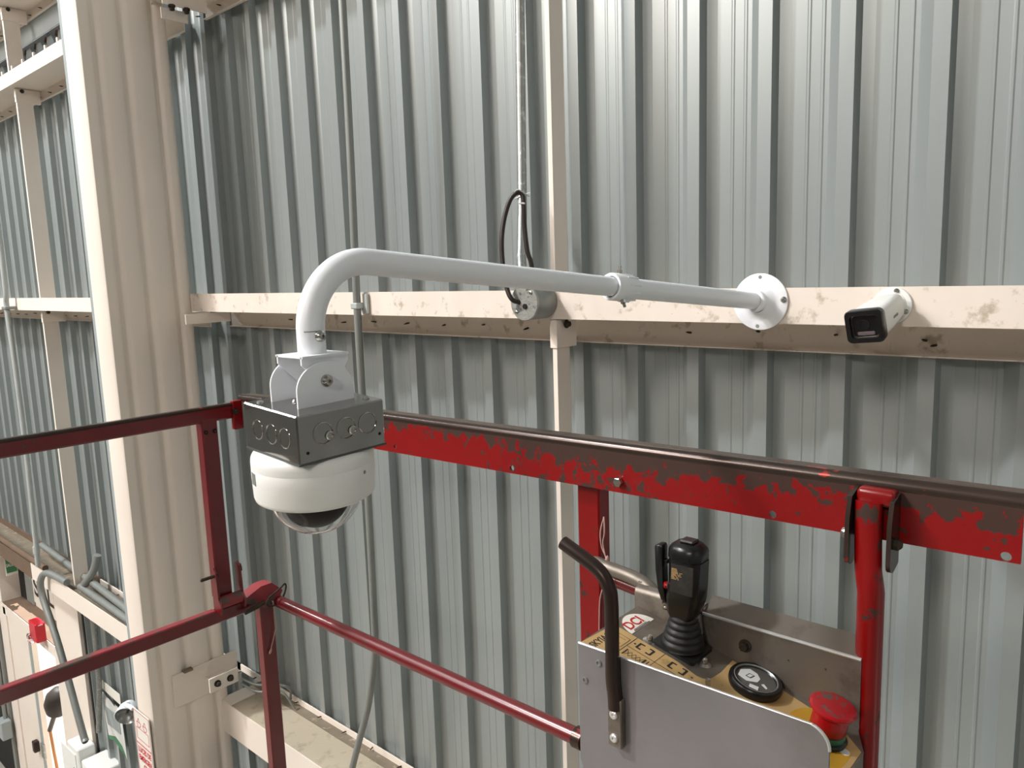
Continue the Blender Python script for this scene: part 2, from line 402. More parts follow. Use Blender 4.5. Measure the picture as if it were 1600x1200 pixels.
boxes('wall_flange', [(-12, -5.30, 1.780, 1.787, -1.975, -1.915), ], M['brown'], gl2, label='brown stained flange')
screw_tips(gl2, ribx(-5.2, -3.9), 1.781, zj(-1.95, 0.004))

# gap with jagged sheet ends between the two highest left girts
v = thing('wall_vent', (-6, 1.8, 1.3), 'dark gap with grey flashing and jagged sheet ends above a cream girt, top left corner', 'vent')
boxes('flashing', [(-12, -3.5, 1.790, 1.794, 1.475, 1.60)], M['grey_blue'], v, label='grey flashing strip')
boxes('backing', [(-12, -3.5, 1.95, 1.96, 1.1, 1.6)], M['dark'], v)  # near-black sheet paints in the shade behind the gap
for i in range(26):
    x = -8.2+i*PITCH
    bm = NB(); prism(bm, [(x, 1.327), (x+0.05, 1.327), (x+0.075, 1.375), (x+0.075+0.06, 1.375), (x+PITCH, 1.327), (x+PITCH, 1.395), (x+0.14, 1.450), (x+0.07, 1.450), (x+0.045, 1.395), (x, 1.395)],
                     lambda u, vv, h: (u, h, vv), 1.80, 1.90)
    obj('sheet_end', bm, M['sheet_dark'], v)
    bm = NB(); prism(bm, [(x+0.075, 1.450), (x+0.105, 1.495), (x+0.13, 1.450)], lambda u, vv, h: (u, h, vv), 1.84, 1.90)
    obj('rust_tooth', bm, M['rust'], v, label='rusty orange tooth')
    bm = NB(); bbox(bm, x+0.02, x+0.040, 1.606, 1.616, 1.20, 1.268); obj('clip', bm, M['cream'], v)

# ================================================================== COLUMN
col = thing('column', (-3.4, 1.4, ZF), 'tall cream ribbed steel column standing between the two wall bays', 'column')
xs = -3.30
pr = [(-3.455, 1.262), (-3.447, 1.254), (-3.308, 1.252), (-3.300, 1.258)]      # (x, y) front flange
pr += [(xs, 1.285)]
def groove(yc, wd, dp):
    r = []
    for i in range(9):
        t = i/8; r.append((xs-dp*0.5*(1-math.cos(2*PI*t)), yc-wd/2+wd*t))
    return r
pr += groove(1.318, 0.050, 0.0145)+groove(1.425, 0.056, 0.0155)+groove(1.548, 0.046, 0.0145)
pr += [(xs, 1.590)]+[(xs-0.02+0.02*math.cos(a), 1.590+0.02*math.sin(a)) for a in (0.4, 0.8, 1.2, 1.57)]
pr += [(-3.455, 1.61)]
bm = NB(); prism(bm, pr, lambda u, v_, h: (u, v_, h), ZF, 4.4); obj('shaft', bm, M['cream'], col, angle=40)
boxes('back_channel', [(-3.500, -3.4555, 1.262, 1.60, ZF, 4.4)], M['grey_blue'], col, bev=0.004, label='edge channel down the left side, shade painted grey')  # grey-blue colour stands in for the unlit edge of the cream column

# brackets between the column and the girts
b = thing('girt_bracket', (-3.28, 1.5, -1.8), 'cream plate bracket with two hex bolts joining low girt to column', 'bracket')
boxes('side_plate', [(-3.299, -3.291, 1.352, 1.66, -1.886, -1.732)], M['cream'], b, bev=0.0015)
boxes('web_plate', [(-3.291, -3.158, 1.50, 1.585, -1.800, -1.794)], M['cream'], b)
boxes('clip_plate', [(-3.158, -3.150, 1.452, 1.588, -1.808, -1.742)], M['cream'], b, bev=0.001)
for y in (1.488, 1.548):
    bm = NB(); hexbolt(bm, (-3.15, y, -1.775), (1, 0, 0), 0.0105, 0.018); obj('bolt', bm, M['dark_screw'], b)
bm = NB(); bbox(bm, -3.295, -3.27, 1.40, 1.44, -1.732, -1.722); obj('weld', bm, M['dust'], b)
b = thing('girt_bracket', (-3.1, 1.6, -0.17), 'small cream plate bracket under the middle girt beside the column', 'bracket')
boxes('clip_plate', [(-3.158, -3.150, 1.500, 1.698, -0.177, -0.136)], M['cream'], b)
boxes('side_plate', [(-3.299, -3.158, 1.56, 1.565, -0.176, -0.140)], M['cream'], b)
b = thing('girt_bracket', (-3.1, 1.6, 1.05), 'cream angle bracket with dark bolts under the highest right girt', 'bracket')
boxes('clip_plate', [(-3.158, -3.150, 1.525, 1.712, 1.091, 1.140)], M['cream'], b, bev=0.001)
boxes('lower_plate', [(-3.175, -3.168, 1.525, 1.634, 1.040, 1.082)], M['cream_dirty'], b)
boxes('web_plate', [(-3.298, -3.158, 1.525, 1.70, 1.140, 1.146)], M['cream'], b)
for y in (1.562, 1.622):
    bm = NB(); lathe(bm, [(0.014, 0), (0.014, 0.008), (0.010, 0.010), (0.010, 0.020)], (-3.152, y, 1.092), (0.1, 0, -1), n=6); obj('bolt', bm, M['dark_screw'], b)

bm = NB(); tube(bm, smooth_path([(-3.15, 1.60, -1.800), (-3.09, 1.64, -1.828), (-3.02, 1.70, -1.830), (-2.99, 1.745, -1.86), (-3.02, 1.765, -1.93)], 6), 0.006, 10); tube(bm, smooth_path([(-3.14, 1.59, -1.815), (-3.07, 1.63, -1.850), (-2.99, 1.70, -1.850), (-2.95, 1.74, -1.94)], 6), 0.005, 10)
tag(obj('loose_cable', bm, M['conduit'], origin=(-3.1, 1.6, -1.82), angle=60), 'short grey cable ends lying behind the two-bolt bracket on the low girt', 'cable')
# sag angles tying the girts together
def sag(x, y, z0, z1, wd, label, clip=None):
    t = thing('sag_angle', (x, y, z0), label, 'strut', 'sag angles between the girts')
    bm = NB(); prism(bm, [(x-wd*0.26, y), (x, y), (x, y+wd), (x-0.004, y+wd), (x-0.004, y+0.004), (x-wd*0.26, y+0.004)], lambda u, v_, h: (u, v_, h), z0, z1)
    obj('angle', bm, M['cream'], t, angle=20)
    if clip is not None:
        bm = NB(); bbox(bm, x-0.02, x+0.004, y-0.004, y+wd*1.5, clip-0.075, clip, bev=0.001); obj('clip_plate', bm, M['cream'], t)
        bm = NB(); hexbolt(bm, (x+0.01, y+0.03, clip-0.012), (1, 0, 0), 0.008, 0.012); obj('bolt', bm, M['dark_screw'], t)
    return t
sag(-1.272, 1.606, -0.052, 1.170, 0.055, 'slim cream angle rising from the middle girt just right of the round junction box')
sag(-1.272, 1.606, -1.950, -0.132, 0.055, 'slim cream angle running down from the middle girt behind the red post', clip=-0.133)
sag(-5.330, 1.640, -0.072, 1.160, 0.085, 'cream strut left of the column between middle and upper girt', clip=1.160)
sag(-5.330, 1.640, -1.930, -0.146, 0.085, 'cream strut left of the column between middle and low girt', clip=-0.147)
sag(-5.400, 1.640, 1.245, 1.636, 0.085, 'short cream strut in the top left corner above the jagged gap', clip=1.636)

# ================================================================== CONDUITS
def conduit(name, pts, r, m, label, cat='conduit', n=14, **k):
    bm = NB(); tube(bm, pts, r, n); o = obj(name, bm, m, origin=pts[0], angle=60); tag(o, label, cat); return o
c1 = conduit('wall_conduit', smooth_path([(-2.052, 1.575, 4.0), (-2.066, 1.575, 0.85), (-2.086, 1.575, -0.10), (-2.088, 1.575, -0.58), (-2.097, 1.575, -1.15), (-2.108, 1.575, -1.33),
             (-2.165, 1.575, -1.55), (-2.235, 1.575, -1.72), (-2.30, 1.575, -1.88), (-2.38, 1.560, -2.15), (-2.43, 1.555, -2.6), (-2.44, 1.555, -4.6)], 6), 0.0125, M['conduit'],
             'thin grey conduit dropping past the dome camera and bending left near the bottom')
bm = NB(); bbox(bm, -2.104, -2.068, 1.560, 1.596, -0.108, -0.088, bev=0.003); bbox(bm, -2.072, -2.050, 1.588, 1.598, -0.125, -0.06, bev=0.001)
obj('pipe_clamp', bm, M['conduit_w'], c1)
c2 = conduit('wall_conduit', [(-1.436, 1.69, 4.0), (-1.436, 1.69, 0.8), (-1.443, 1.68, 0.17), (-1.40, 1.62, 0.03), (-1.345, 1.56, -0.03), (-1.335, 1.558, -0.05)], 0.0135, M['galv'],
             'grey conduit coming straight down into the round junction box')
rb = thing('round_junction_box', (-1.306, 1.56, -0.083), 'round cast metal junction box on the dusty girt with a cable in its lid', 'junction box')
bm = NB(); lathe(bm, [(0.043, 0), (0.045, 0.004), (0.045, 0.074), (0.043, 0.077)], (-1.306, 1.599, -0.083), (0, -1, 0), n=40); obj('box_body', bm, M['conduit'], rb)
bm = NB(); lathe(bm, [(0.0465, 0), (0.0465, 0.004), (0.045, 0.006)], (-1.306, 1.522, -0.083), (0, -1, 0), n=40); obj('lid', bm, M['galvcast'], rb)
for dx, dz in ((0.024, 0.026), (-0.026, -0.024)):
    bm = NB(); panhead(bm, (-1.306+dx, 1.516, -0.083+dz), (0, -1, 0), 0.005, 0.003); obj('lid_screw', bm, M['screw'], rb)
bm = NB(); lathe(bm, [(0.007, 0), (0.007, 0.003), (0.005, 0.003)], (-1.302, 1.516, -0.092), (0, -1, 0), n=16); obj('lid_hole', bm, M['dark'], rb)
bm = NB(); tube(bm, smooth_path([(-1.322, 1.519, -0.082), (-1.334, 1.50, -0.072), (-1.352, 1.50, -0.035), (-1.366, 1.505, 0.03), (-1.370, 1.51, 0.085), (-1.368, 1.52, 0.135),
        (-1.356, 1.53, 0.180), (-1.342, 1.54, 0.198), (-1.330, 1.55, 0.194), (-1.326, 1.55, 0.165), (-1.325, 1.55, 0.11), (-1.318, 1.55, 0.05), (-1.310, 1.555, 0.015), (-1.305, 1.555, -0.045)], 8), 0.0062, 12)
cb = obj('power_cable', bm, M['cable'], origin=(-1.322, 1.519, -0.082), angle=60)
tag(cb, 'black cable looping up from the round junction box above the white arm', 'cable')
bm = NB(); tube(bm, smooth_path([(-1.345, 1.535, 0.199), (-1.325, 1.53, 0.205), (-1.318, 1.56, 0.19), (-1.40, 1.66, 0.21), (-1.455, 1.665, 0.20)], 6), 0.0016, 6); obj('cable_tie', bm, M['conduit_w'], cb)
bm = NB(); tube(bm, [(-1.333, 1.541, 0.172), (-1.318, 1.545, 0.170)], 0.0025, 8); obj('cable_tie', bm, M['conduit_w'], cb)

c3 = conduit('wall_conduit', smooth_path([(-5.62, 1.55, 4.0), (-5.65, 1.55, 0.4), (-5.685, 1.55, -0.12), (-5.668, 1.55, -0.45), (-5.665, 1.55, -1.04), (-5.70, 1.55, -1.65), (-5.72, 1.55, -1.86)], 5), 0.016, M['conduit_w'],
             'pale conduit at the far left running down past the struts')
bm = NB(); bbox(bm, -5.725, -5.65, 1.53, 1.598, -0.14, -0.12, bev=0.004); obj('pipe_clamp', bm, M['conduit'], c3)
bm = NB(); lathe(bm, [(0.021, 0), (0.021, 0.05)], (-5.71, 1.55, -1.72), (0, 0, -1), n=14); obj('coupling', bm, M['conduit_w'], c3)
conduit('wall_conduit', smooth_path([(-5.35, 1.60, -1.90), (-5.60, 1.585, -1.90), (-5.68, 1.565, -1.915), (-5.715, 1.55, -1.98), (-5.70, 1.55, -2.08), (-5.58, 1.55, -2.24), (-5.47, 1.55, -2.41), (-5.24, 1.55, -2.87), (-5.20, 1.55, -2.93)], 6), 0.022, M['conduit'],
        'grey conduit elbowing over the low girt and down to the white boxes')
conduit('wall_conduit', [(-5.30, 1.66, -1.935), (-3.55, 1.625, -1.935)], 0.022, M['conduit'], 'grey pipe lying along the front of the low girt left of the column')
conduit('wall_conduit', [(-6.2, 1.72, -1.87), (-5.35, 1.70, -1.885), (-3.9, 1.66, -1.93)], 0.021, M['conduit'], 'second grey pipe lying behind the first on the low left girt')
conduit('wall_conduit', [(-11, 1.62, -1.89), (-6.3, 1.60, -1.90), (-5.75, 1.60, -1.90)], 0.02, M['brown'], 'brown pipe running left along the low girt')
conduit('wall_conduit', smooth_path([(-5.12, 1.72, -1.70), (-5.15, 1.70, -1.80), (-5.22, 1.66, -1.90)], 5), 0.024, M['conduit'], 'bent grey pipe stub beside the cream strut on the low girt')
conduit('wall_conduit', [(-5.33, 1.73, -2.06), (-5.40, 1.735, -2.7), (-5.52, 1.735, -3.08)], 0.018, M['galv'], 'galvanised conduit dropping from low girt to the second white box')

# ================================================================== CAMERA ARM (white pole)
def A(y):   # axis of the pole, rising away from the wall
    return V((-0.707-0.0505*(1.6-y), y, -0.083+0.0985*(1.6-y)))
arm = thing('camera_arm', (-0.707, 1.6, -0.083), 'long white swan-neck pole reaching from the girt to the metal box', 'camera mount')
bm = NB(); c = V((-0.706, 1.598, -0.083))
lathe(bm, [(0.0605, 0), (0.0605, 0.002), (0.059, 0.003), (0.044, 0.0035), (0.034, 0.007), (0.026, 0.016), (0.022, 0.021)], c, (0, -1, 0), n=64, cap1=False)
fl = obj('wall_flange', bm, M['white'], arm)
bm = NB(); lathe(bm, [(0.0235, 0.012), (0.0235, 0.030), (0.021, 0.032), (0.0172, 0.032)], c, A(1.0)-A(1.6), n=40, cap0=False, cap1=False); obj('socket_ring', bm, M['white'], arm)
for ang, m_, r in ((90, 'galv', 0.004), (5, 'screw', 0.0068), (-95, 'galv', 0.004), (178, 'galv', 0.004)):
    a = math.radians(ang); p = c+V((math.cos(a)*0.0525, -0.003, math.sin(a)*0.0525))
    bm = NB()
    if m_ == 'screw': panhead(bm, p, (0, -1, 0), r, 0.005)
    else: lathe(bm, [(r, 0), (r, 0.0006)], p, (0, -1, 0), n=20)
    obj('screw' if m_ == 'screw' else 'screw_hole', bm, M['screw'] if m_ == 'screw' else M['conduit'], fl)
bm = NB(); tube(bm, [A(1.585), A(1.35), A(1.10)], 0.0178, 40); obj('outer_tube', bm, M['white'], arm, angle=60)
# clamp collar with ribs and two bolts
d = (A(1.0)-A(1.6)).normalized(); c0 = A(1.125)
bm = NB(); lathe(bm, [(0.0182, -0.012), (0.0225, 0.0), (0.0232, 0.02), (0.0232, 0.050), (0.0220, 0.0535), (0.0185, 0.054), (0.0172, 0.052)], c0, d, n=48, cap0=False, cap1=False)
cl = obj('clamp_collar', bm, M['white'], arm)
x_, y_, _ = frame(d)
for k in range(10):
    a = 2*PI*k/10+0.2; rd = x_*math.cos(a)+y_*math.sin(a); tg = d.cross(rd)
    bm = NB(); mt = Matrix.Translation(c0+d*0.012+rd*0.0225) @ Matrix((( d.x, tg.x, rd.x, 0), (d.y, tg.y, rd.y, 0), (d.z, tg.z, rd.z, 0), (0, 0, 0, 1)))
    bbox(bm, -0.016, 0.014, -0.0016, 0.0016, -0.002, 0.0018, bev=0.0006, mtx=mt); obj('rib', bm, M['white'], cl)
for v3 in (V((0.02, 0.0, 1)), V((0.45, -0.35, -1))):
    rd = (v3-d*v3.dot(d)).normalized(); bm = NB(); lathe(bm, [(0.0048, 0), (0.0048, 0.008)], c0+d*0.030+rd*0.021, rd, n=6); lathe(bm, [(0.0026, 0.006), (0.0026, 0.015)], c0+d*0.030+rd*0.021, rd, n=8)
    obj('clamp_bolt', bm, M['screw'], cl)
# inner tube with the swan-neck bend, one continuous sweep
P0 = A(1.09); P1 = A(0.590); R = 0.077
dirh = (P1-P0).normalized(); ex = V((-0.760, 0.507, 0))
pts = [P0, P0.lerp(P1, 0.5), P1]
ang0 = math.atan2(dirh.z, -dirh.y)      # climbs slightly outward
cz = P1-V((0, 0, 1))*R*math.cos(ang0)-V((0, 1, 0))*0+V((0, -1, 0))*R*math.sin(ang0)*0
turn = PI/2+ang0
nseg = 22; p = P1.copy(); hd = ang0; step = R*turn/nseg
for i in range(nseg):
    hd -= turn/nseg/2; p = p+V((-0.03*math.cos(hd)*0.3, -math.cos(hd), math.sin(hd)))*step; hd -= turn/nseg/2; pts.append(p.copy())
shift_y = p.y
zb = -0.086
pts.append(V((p.x, p.y, zb)))
bm = NB(); tube(bm, pts, 0.0162, 40); it = obj('inner_tube', bm, M['white'], arm, angle=60)
TX, TY = p.x, p.y
# bolt and its slot above the yoke
bv = V((0.62, -0.78, 0)).normalized()
bm = NB(); pc = V((TX, TY, -0.066))+V((1, 0.08, 0)).normalized()*0.0155; panhead(bm, pc, (1, 0.08, 0), 0.0068, 0.006); obj('set_bolt', bm, M['screw'], arm)
bm = NB(); tube(bm, [V((TX, TY, -0.0605))+V((math.cos(a), math.sin(a), 0))*0.0163 for a in [math.radians(q) for q in (-60, -45, -30, -15, 0)]], 0.0007, 6); obj('slot', bm, M['conduit'], arm)
# yoke: upper channel welded to the pole, lower U cheeks bolted to the box
CX, CY = -0.7600, 0.503
RB = Matrix(((0.037, -0.998, 0.046), (0.999, 0.035, -0.032), (0.031, 0.048, 0.998)))   # tilt of the hanging box: columns = its own axes
RBo = RB.to_4x4()
yk_top = -0.144
MB4 = Matrix.Translation(V((CX, CY, yk_top))) @ RBo        # local: x = towards wall, y = away from the lens, z = up
uy = NB()
mtU = Matrix.Translation(V((TX, TY, zb)))
bbox(uy, -0.0270, 0.0270, -0.031, 0.031, -0.0025, 0.0, mtx=mtU)
for s in (-1, 1):
    poly = [(-0.031, -0.001), (0.031, -0.001), (0.031, -0.010), (0.010, -0.036), (-0.004, -0.036), (-0.031, -0.010)]
    prism(uy, poly, lambda u, v_, h, s=s: V((TX+s*(0.0225+h), TY+u, zb+v_)), 0, 0.0025)
obj('upper_channel', uy, M['white'], arm)
yb = NB()
bbox(yb, -0.037, 0.037, -0.0290, 0.0290, 0.0, 0.0022, mtx=MB4, bev=0)
for s in (-1, 1):
    poly = [(-0.037, 0.0)]+[(-0.037, 0.022)]+[(-0.037+0.037*(1-math.cos(a)), 0.022+0.030*math.sin(a)) for a in [math.radians(q) for q in range(8, 100, 8)]]+[(0.016, 0.0495), (0.026, 0.043), (0.034, 0.031), (0.037, 0.022), (0.037, 0.0)]
    prism(yb, poly, lambda u, v_, h, s=s: MB4 @ V((u, s*(0.0270+h), v_)), 0, 0.0022)
ob = obj('yoke', yb, M['white'], arm)
for s, nm in ((-1, 'pivot_bolt'), (1, 'pivot_bolt')):
    bm = NB(); pc = MB4 @ V((0.001, s*0.0292, 0.030)); panhead(bm, pc, (RB @ V((0, s, 0))), 0.0072, 0.006); obj(nm, bm, M['screw'], ob)
bm = NB(); panhead(bm, MB4 @ V((-0.018, 0.006, 0.0022)), RB @ V((0, 0, 1)), 0.006, 0.005); obj('base_screw', bm, M['screw'], ob)

# ================================================================== METAL JUNCTION BOX
jb = thing('metal_junction_box', (CX, CY, -0.2), 'square shiny metal knockout box hanging between the white yoke and the dome camera', 'junction box')
MJ = Matrix.Translation(V((-0.70495768, 0.4443421, -0.19889184))) @ RBo @ Matrix.Translation(V((0.0569, 0.0569, 0)))
S = 0.0569; HB = 0.054
bm = NB(); bbox(bm, -S, S, -S, S, 0.0, HB, bev=0.0015, mtx=MJ); obj('box_body', bm, M['boxsteel'], jb)
bm = NB()
prism(bm, [(-S-0.0008, -0.0008), (S+0.0008, -0.0008), (S+0.0008, 0.0012), (-S-0.0008, 0.0012)], lambda u, v_, h: MJ @ V((u, h, v_)), -S-0.0008, S+0.0008)
obj('box_lid', bm, M['sheet_dark'], jb, label='dark gasket edge under the box')
def disc_ring(bm, cx, cz, face, r, out=True):
    """knockout: a shallow dish rim on a face of the box; face '-y' (towards hall side of local y) or '-x'"""
    if face == 'x': o = V((cx, -S, cz)); n = V((0, -1, 0))
    else: o = V((-S, cx, cz)); n = V((-1, 0, 0))
    lathe(bm, [(r*1.02, -0.0003), (r*1.0, 0.0006), (r*0.93, 0.0009), (r*0.88, 0.0001), (r*0.86, -0.0006)], MJ @ o, (RB @ n), n=40, cap0=False, cap1=False)
for i, cx in enumerate((-0.026, 0.004, 0.033)):
    bm = NB(); disc_ring(bm, cx, 0.030, 'x', 0.0125); obj('knockout', bm, M['boxsteel'], jb)
for cx in (-0.030, -0.002, 0.028):
    bm = NB(); disc_ring(bm, cx, 0.026, 'y', 0.0115); obj('knockout', bm, M['boxsteel'], jb)
for cx in (-0.018, 0.012):
    bm = NB(); lathe(bm, [(0.0052, 0), (0.0052, 0.0012), (0.0035, 0.0016), (0.003, 0.0006)], MJ @ V((cx, -S-0.0003, 0.026)), RB @ V((0, -1, 0)), n=14); obj('knockout_plug', bm, M['screw'], jb, label='bright inner plug')
for cx, cz in ((0.049, 0.014), (-0.046, 0.012)):
    bm = NB(); lathe(bm, [(0.0018, 0), (0.0018, 0.0005)], MJ @ V((cx, -S, cz)), RB @ V((0, -1, 0)), n=10); obj('lid_hole', bm, M['dark'], jb)
for cx, cy in ((0.042, 0.035), (0.045, -0.04), (-0.045, 0.04)):
    bm = NB(); panhead(bm, MJ @ V((cx, cy, HB)), RB @ V((0, 0, 1)), 0.004, 0.002); obj('top_screw', bm, M['galv'], jb)

# ================================================================== DOME CAMERA
dc = thing('dome_camera', (CX, CY, -0.30), 'white round dome security camera hanging under the shiny metal box', 'camera')
ax = RB @ V((0, 0, -1)); dcx = MJ @ V((-0.003, 0.004, -0.0008))
bm = NB()
lathe(bm, [(0.052, 0.0), (0.0635, 0.0004), (0.0675, 0.0022), (0.0695, 0.0055), (0.0703, 0.010), (0.0703, 0.0165)], dcx, ax, n=72, cap1=False)
obj('mount_base', bm, M['camwhite'], dc, angle=50)
bm = NB()
lathe(bm, [(0.0697, 0.0160), (0.0703, 0.0168), (0.0703, 0.030), (0.0696, 0.0520), (0.0684, 0.0558), (0.0655, 0.0578), (0.0600, 0.0585), (0.0545, 0.0585), (0.0540, 0.0555)], dcx, ax, n=72, cap0=False, cap1=False)
hs = obj('housing_ring', bm, M['camwhite'], dc, angle=50)
bm = NB(); lathe(bm, [(0.0022, 0), (0.0022, 0.0006)], dcx+ax*0.024+(RB @ V((0.35, -0.94, 0))).normalized()*0.0700, RB @ V((0.35, -0.94, 0)), n=12); obj('screw_hole', bm, M['conduit'], hs)
bm = NB(); mt = Matrix.Translation(dcx+ax*0.026) @ RBo @ Matrix.Rotation(math.radians(168), 4, 'Z')
bbox(bm, 0.0693, 0.0706, -0.006, 0.006, -0.007, 0.007, mtx=mt); obj('badge', bm, M['conduit'], hs, label='small grey badge')
# clear bubble: thin shell
bm = NB(); RD = 0.0530; HD = 0.0495; pr_ = []
for i in range(18, -1, -1): a = math.radians(90*i/18); pr_.append(((RD-0.0018)*math.cos(a) if i < 18 else 0, 0.0555+(HD-0.0018)*math.sin(a)))
for i in range(0, 19): a = math.radians(90*i/18); pr_.append((RD*math.cos(a) if i < 18 else 0, 0.0555+HD*math.sin(a)))
lathe(bm, pr_, dcx, ax, n=64, cap0=False, cap1=False)
obj('clear_dome', bm, M['dome'], dc, angle=80, label='clear bubble')
bm = NB(); RC = 0.0405
lathe(bm, [(0.0535, 0.0545), (0.0500, 0.0550), (0.0412, 0.0550), (0.0412, 0.0535)], dcx, ax, n=48, cap0=False, cap1=False); obj('inner_ring', bm, M['camwhite'], dc)
bm = NB()
lathe(bm, [(RC, 0.054)]+[(RC*math.cos(math.radians(q)), 0.056+0.0425*math.sin(math.radians(q))) for q in range(0, 88, 6)]+[(0, 0.0985)], dcx, ax, n=48, cap1=False)
cr = obj('camera_core', bm, M['matt_black'], dc, angle=80)
for dv, rr in (((0.2, -1, -0.55), 0.012), ((-0.85, -0.75, -0.45), 0.006)):
    dv = V(dv).normalized(); bm = NB(); pc = dcx+ax*0.060+dv*(RC*0.86)
    lathe(bm, [(rr*1.25, 0), (rr*1.25, 0.003), (rr, 0.0035), (rr*0.9, 0.002), (0, 0.003)], pc, dv, n=28, cap1=False); obj('lens', bm, M['rubber'] if rr > .01 else M['lens_grey'], cr)

# ================================================================== BULLET CAMERA
bc = thing('bullet_camera', (-0.440, 1.598, -0.088), 'small white bullet camera with black square face, on the girt at right', 'camera')
bm = NB(); lathe(bm, [(0.0350, 0), (0.0350, 0.003), (0.034, 0.0045), (0.026, 0.0055), (0.020, 0.012)], (-0.441, 1.599, -0.089), (0, -1, 0), n=48); bs = obj('base_plate', bm, M['camwhite'], bc)
for x, z in ((-0.434, -0.062), (-0.4165, -0.1010)):
    bm = NB(); panhead(bm, (x, 1.594, z), (0, -1, 0), 0.0052, 0.004); obj('screw', bm, M['screw'], bs)
fc = V((-0.4415, 1.432, -0.119)); bb = V((-0.441, 1.587, -0.088))
axv = (fc-bb).normalized(); bx = axv.cross(V((0, 0, 1))).normalized(); bz = bx.cross(axv).normalized()
rollm = Matrix.Rotation(math.radians(6), 3, axv); bx = rollm @ bx; bz = rollm @ bz
def rrect(w, h, r, n=5):
    return arc(w-r, h-r, r, 0, 90, n)+arc(-w+r, h-r, r, 90, 180, n)+arc(-w+r, -h+r, r, 180, 270, n)+arc(w-r, -h+r, r, 270, 360, n)
def loft(bm, secs, cap0=True, cap1=True):
    """secs: (distance along axis from bb, half w, half h, corner radius)"""
    rings = []
    for t, w_, h_, r_ in secs:
        rings.append([bm.verts.new(bb+axv*t+bx*u+bz*v_) for u, v_ in rrect(w_, h_, r_)])
    for a, b_ in zip(rings, rings[1:]):
        n = len(a)
        for k in range(n): bm.faces.new((a[k], a[(k+1) % n], b_[(k+1) % n], b_[k]))
    if cap0: bm.faces.new(rings[0][::-1])
    if cap1: bm.faces.new(rings[-1])
LB = (fc-bb).length
bm = NB(); loft(bm, [(-0.002, 0.0165, 0.0165, 0.016), (0.006, 0.0225, 0.0215, 0.018), (0.012, 0.0255, 0.0240, 0.014), (0.08, 0.0285, 0.0265, 0.012), (LB-0.022, 0.0300, 0.0275, 0.012)]); obj('body', bm, M['camwhite'], bc, angle=40)
bm = NB(); loft(bm, [(LB-0.023, 0.0305, 0.0280, 0.012), (LB-0.018, 0.0325, 0.0300, 0.011), (LB-0.003, 0.0325, 0.0300, 0.010), (LB, 0.0310, 0.0285, 0.009), (LB, 0.0235, 0.0215, 0.007), (LB-0.010, 0.0220, 0.0200, 0.007)]); bz_ = obj('bezel', bm, M['black'], bc, angle=30, label='glossy black square hood')
bm = NB(); loft(bm, [(LB-0.0095, 0.0215, 0.0195, 0.007), (LB-0.0085, 0.0210, 0.0190, 0.007)]); obj('front_glass', bm, M['black'], bz_)
bm = NB(); loft(bm, [(LB-0.0090, 0.0222, 0.0202, 0.007), (LB-0.0072, 0.0228, 0.0208, 0.007), (LB-0.0072, 0.0216, 0.0196, 0.007), (LB-0.0085, 0.0212, 0.0192, 0.007)], False, False); obj('chrome_rim', bm, M['screw'], bz_)
bm = NB()
mt = Matrix(((bx.x, bz.x, axv.x, 0), (bx.y, bz.y, axv.y, 0), (bx.z, bz.z, axv.z, 0), (0, 0, 0, 1))); mt.translation = bb+axv*(LB-0.0085)
bbox(bm, -0.0150, 0.0150, -0.0165, -0.0100, 0, 0.0012, bev=0.0012, mtx=mt); obj('light_window', bm, M['lens_grey'], bz_, label='grey lamp window')
bm = NB(); lathe(bm, [(0.0085, 0), (0.0085, 0.0015), (0.006, 0.0008), (0, 0.0018)], bb+axv*(LB-0.0085)+bz*0.003, axv, n=28, cap1=False); obj('lens', bm, M['black'], bz_)
# small grey maker's lettering on the side
text('side_lettering', 'HIKVISION', 0.0062, M['conduit'], bc, bb+axv*0.060+bx*(-0.0287)+bz*(-0.006), axv*-1 if False else axv, bz, squash=0.9)

# ================================================================== LIFT GUARDRAILS
XL = -1.885
gr = thing('guardrail', (-1.0, 1.03, -0.35), 'chipped red and brown lift guardrail along the wall side, with round mid rail', 'guardrail')
def slope(x): return (x+1.885)*0.0155          # the rail climbs slightly to the right
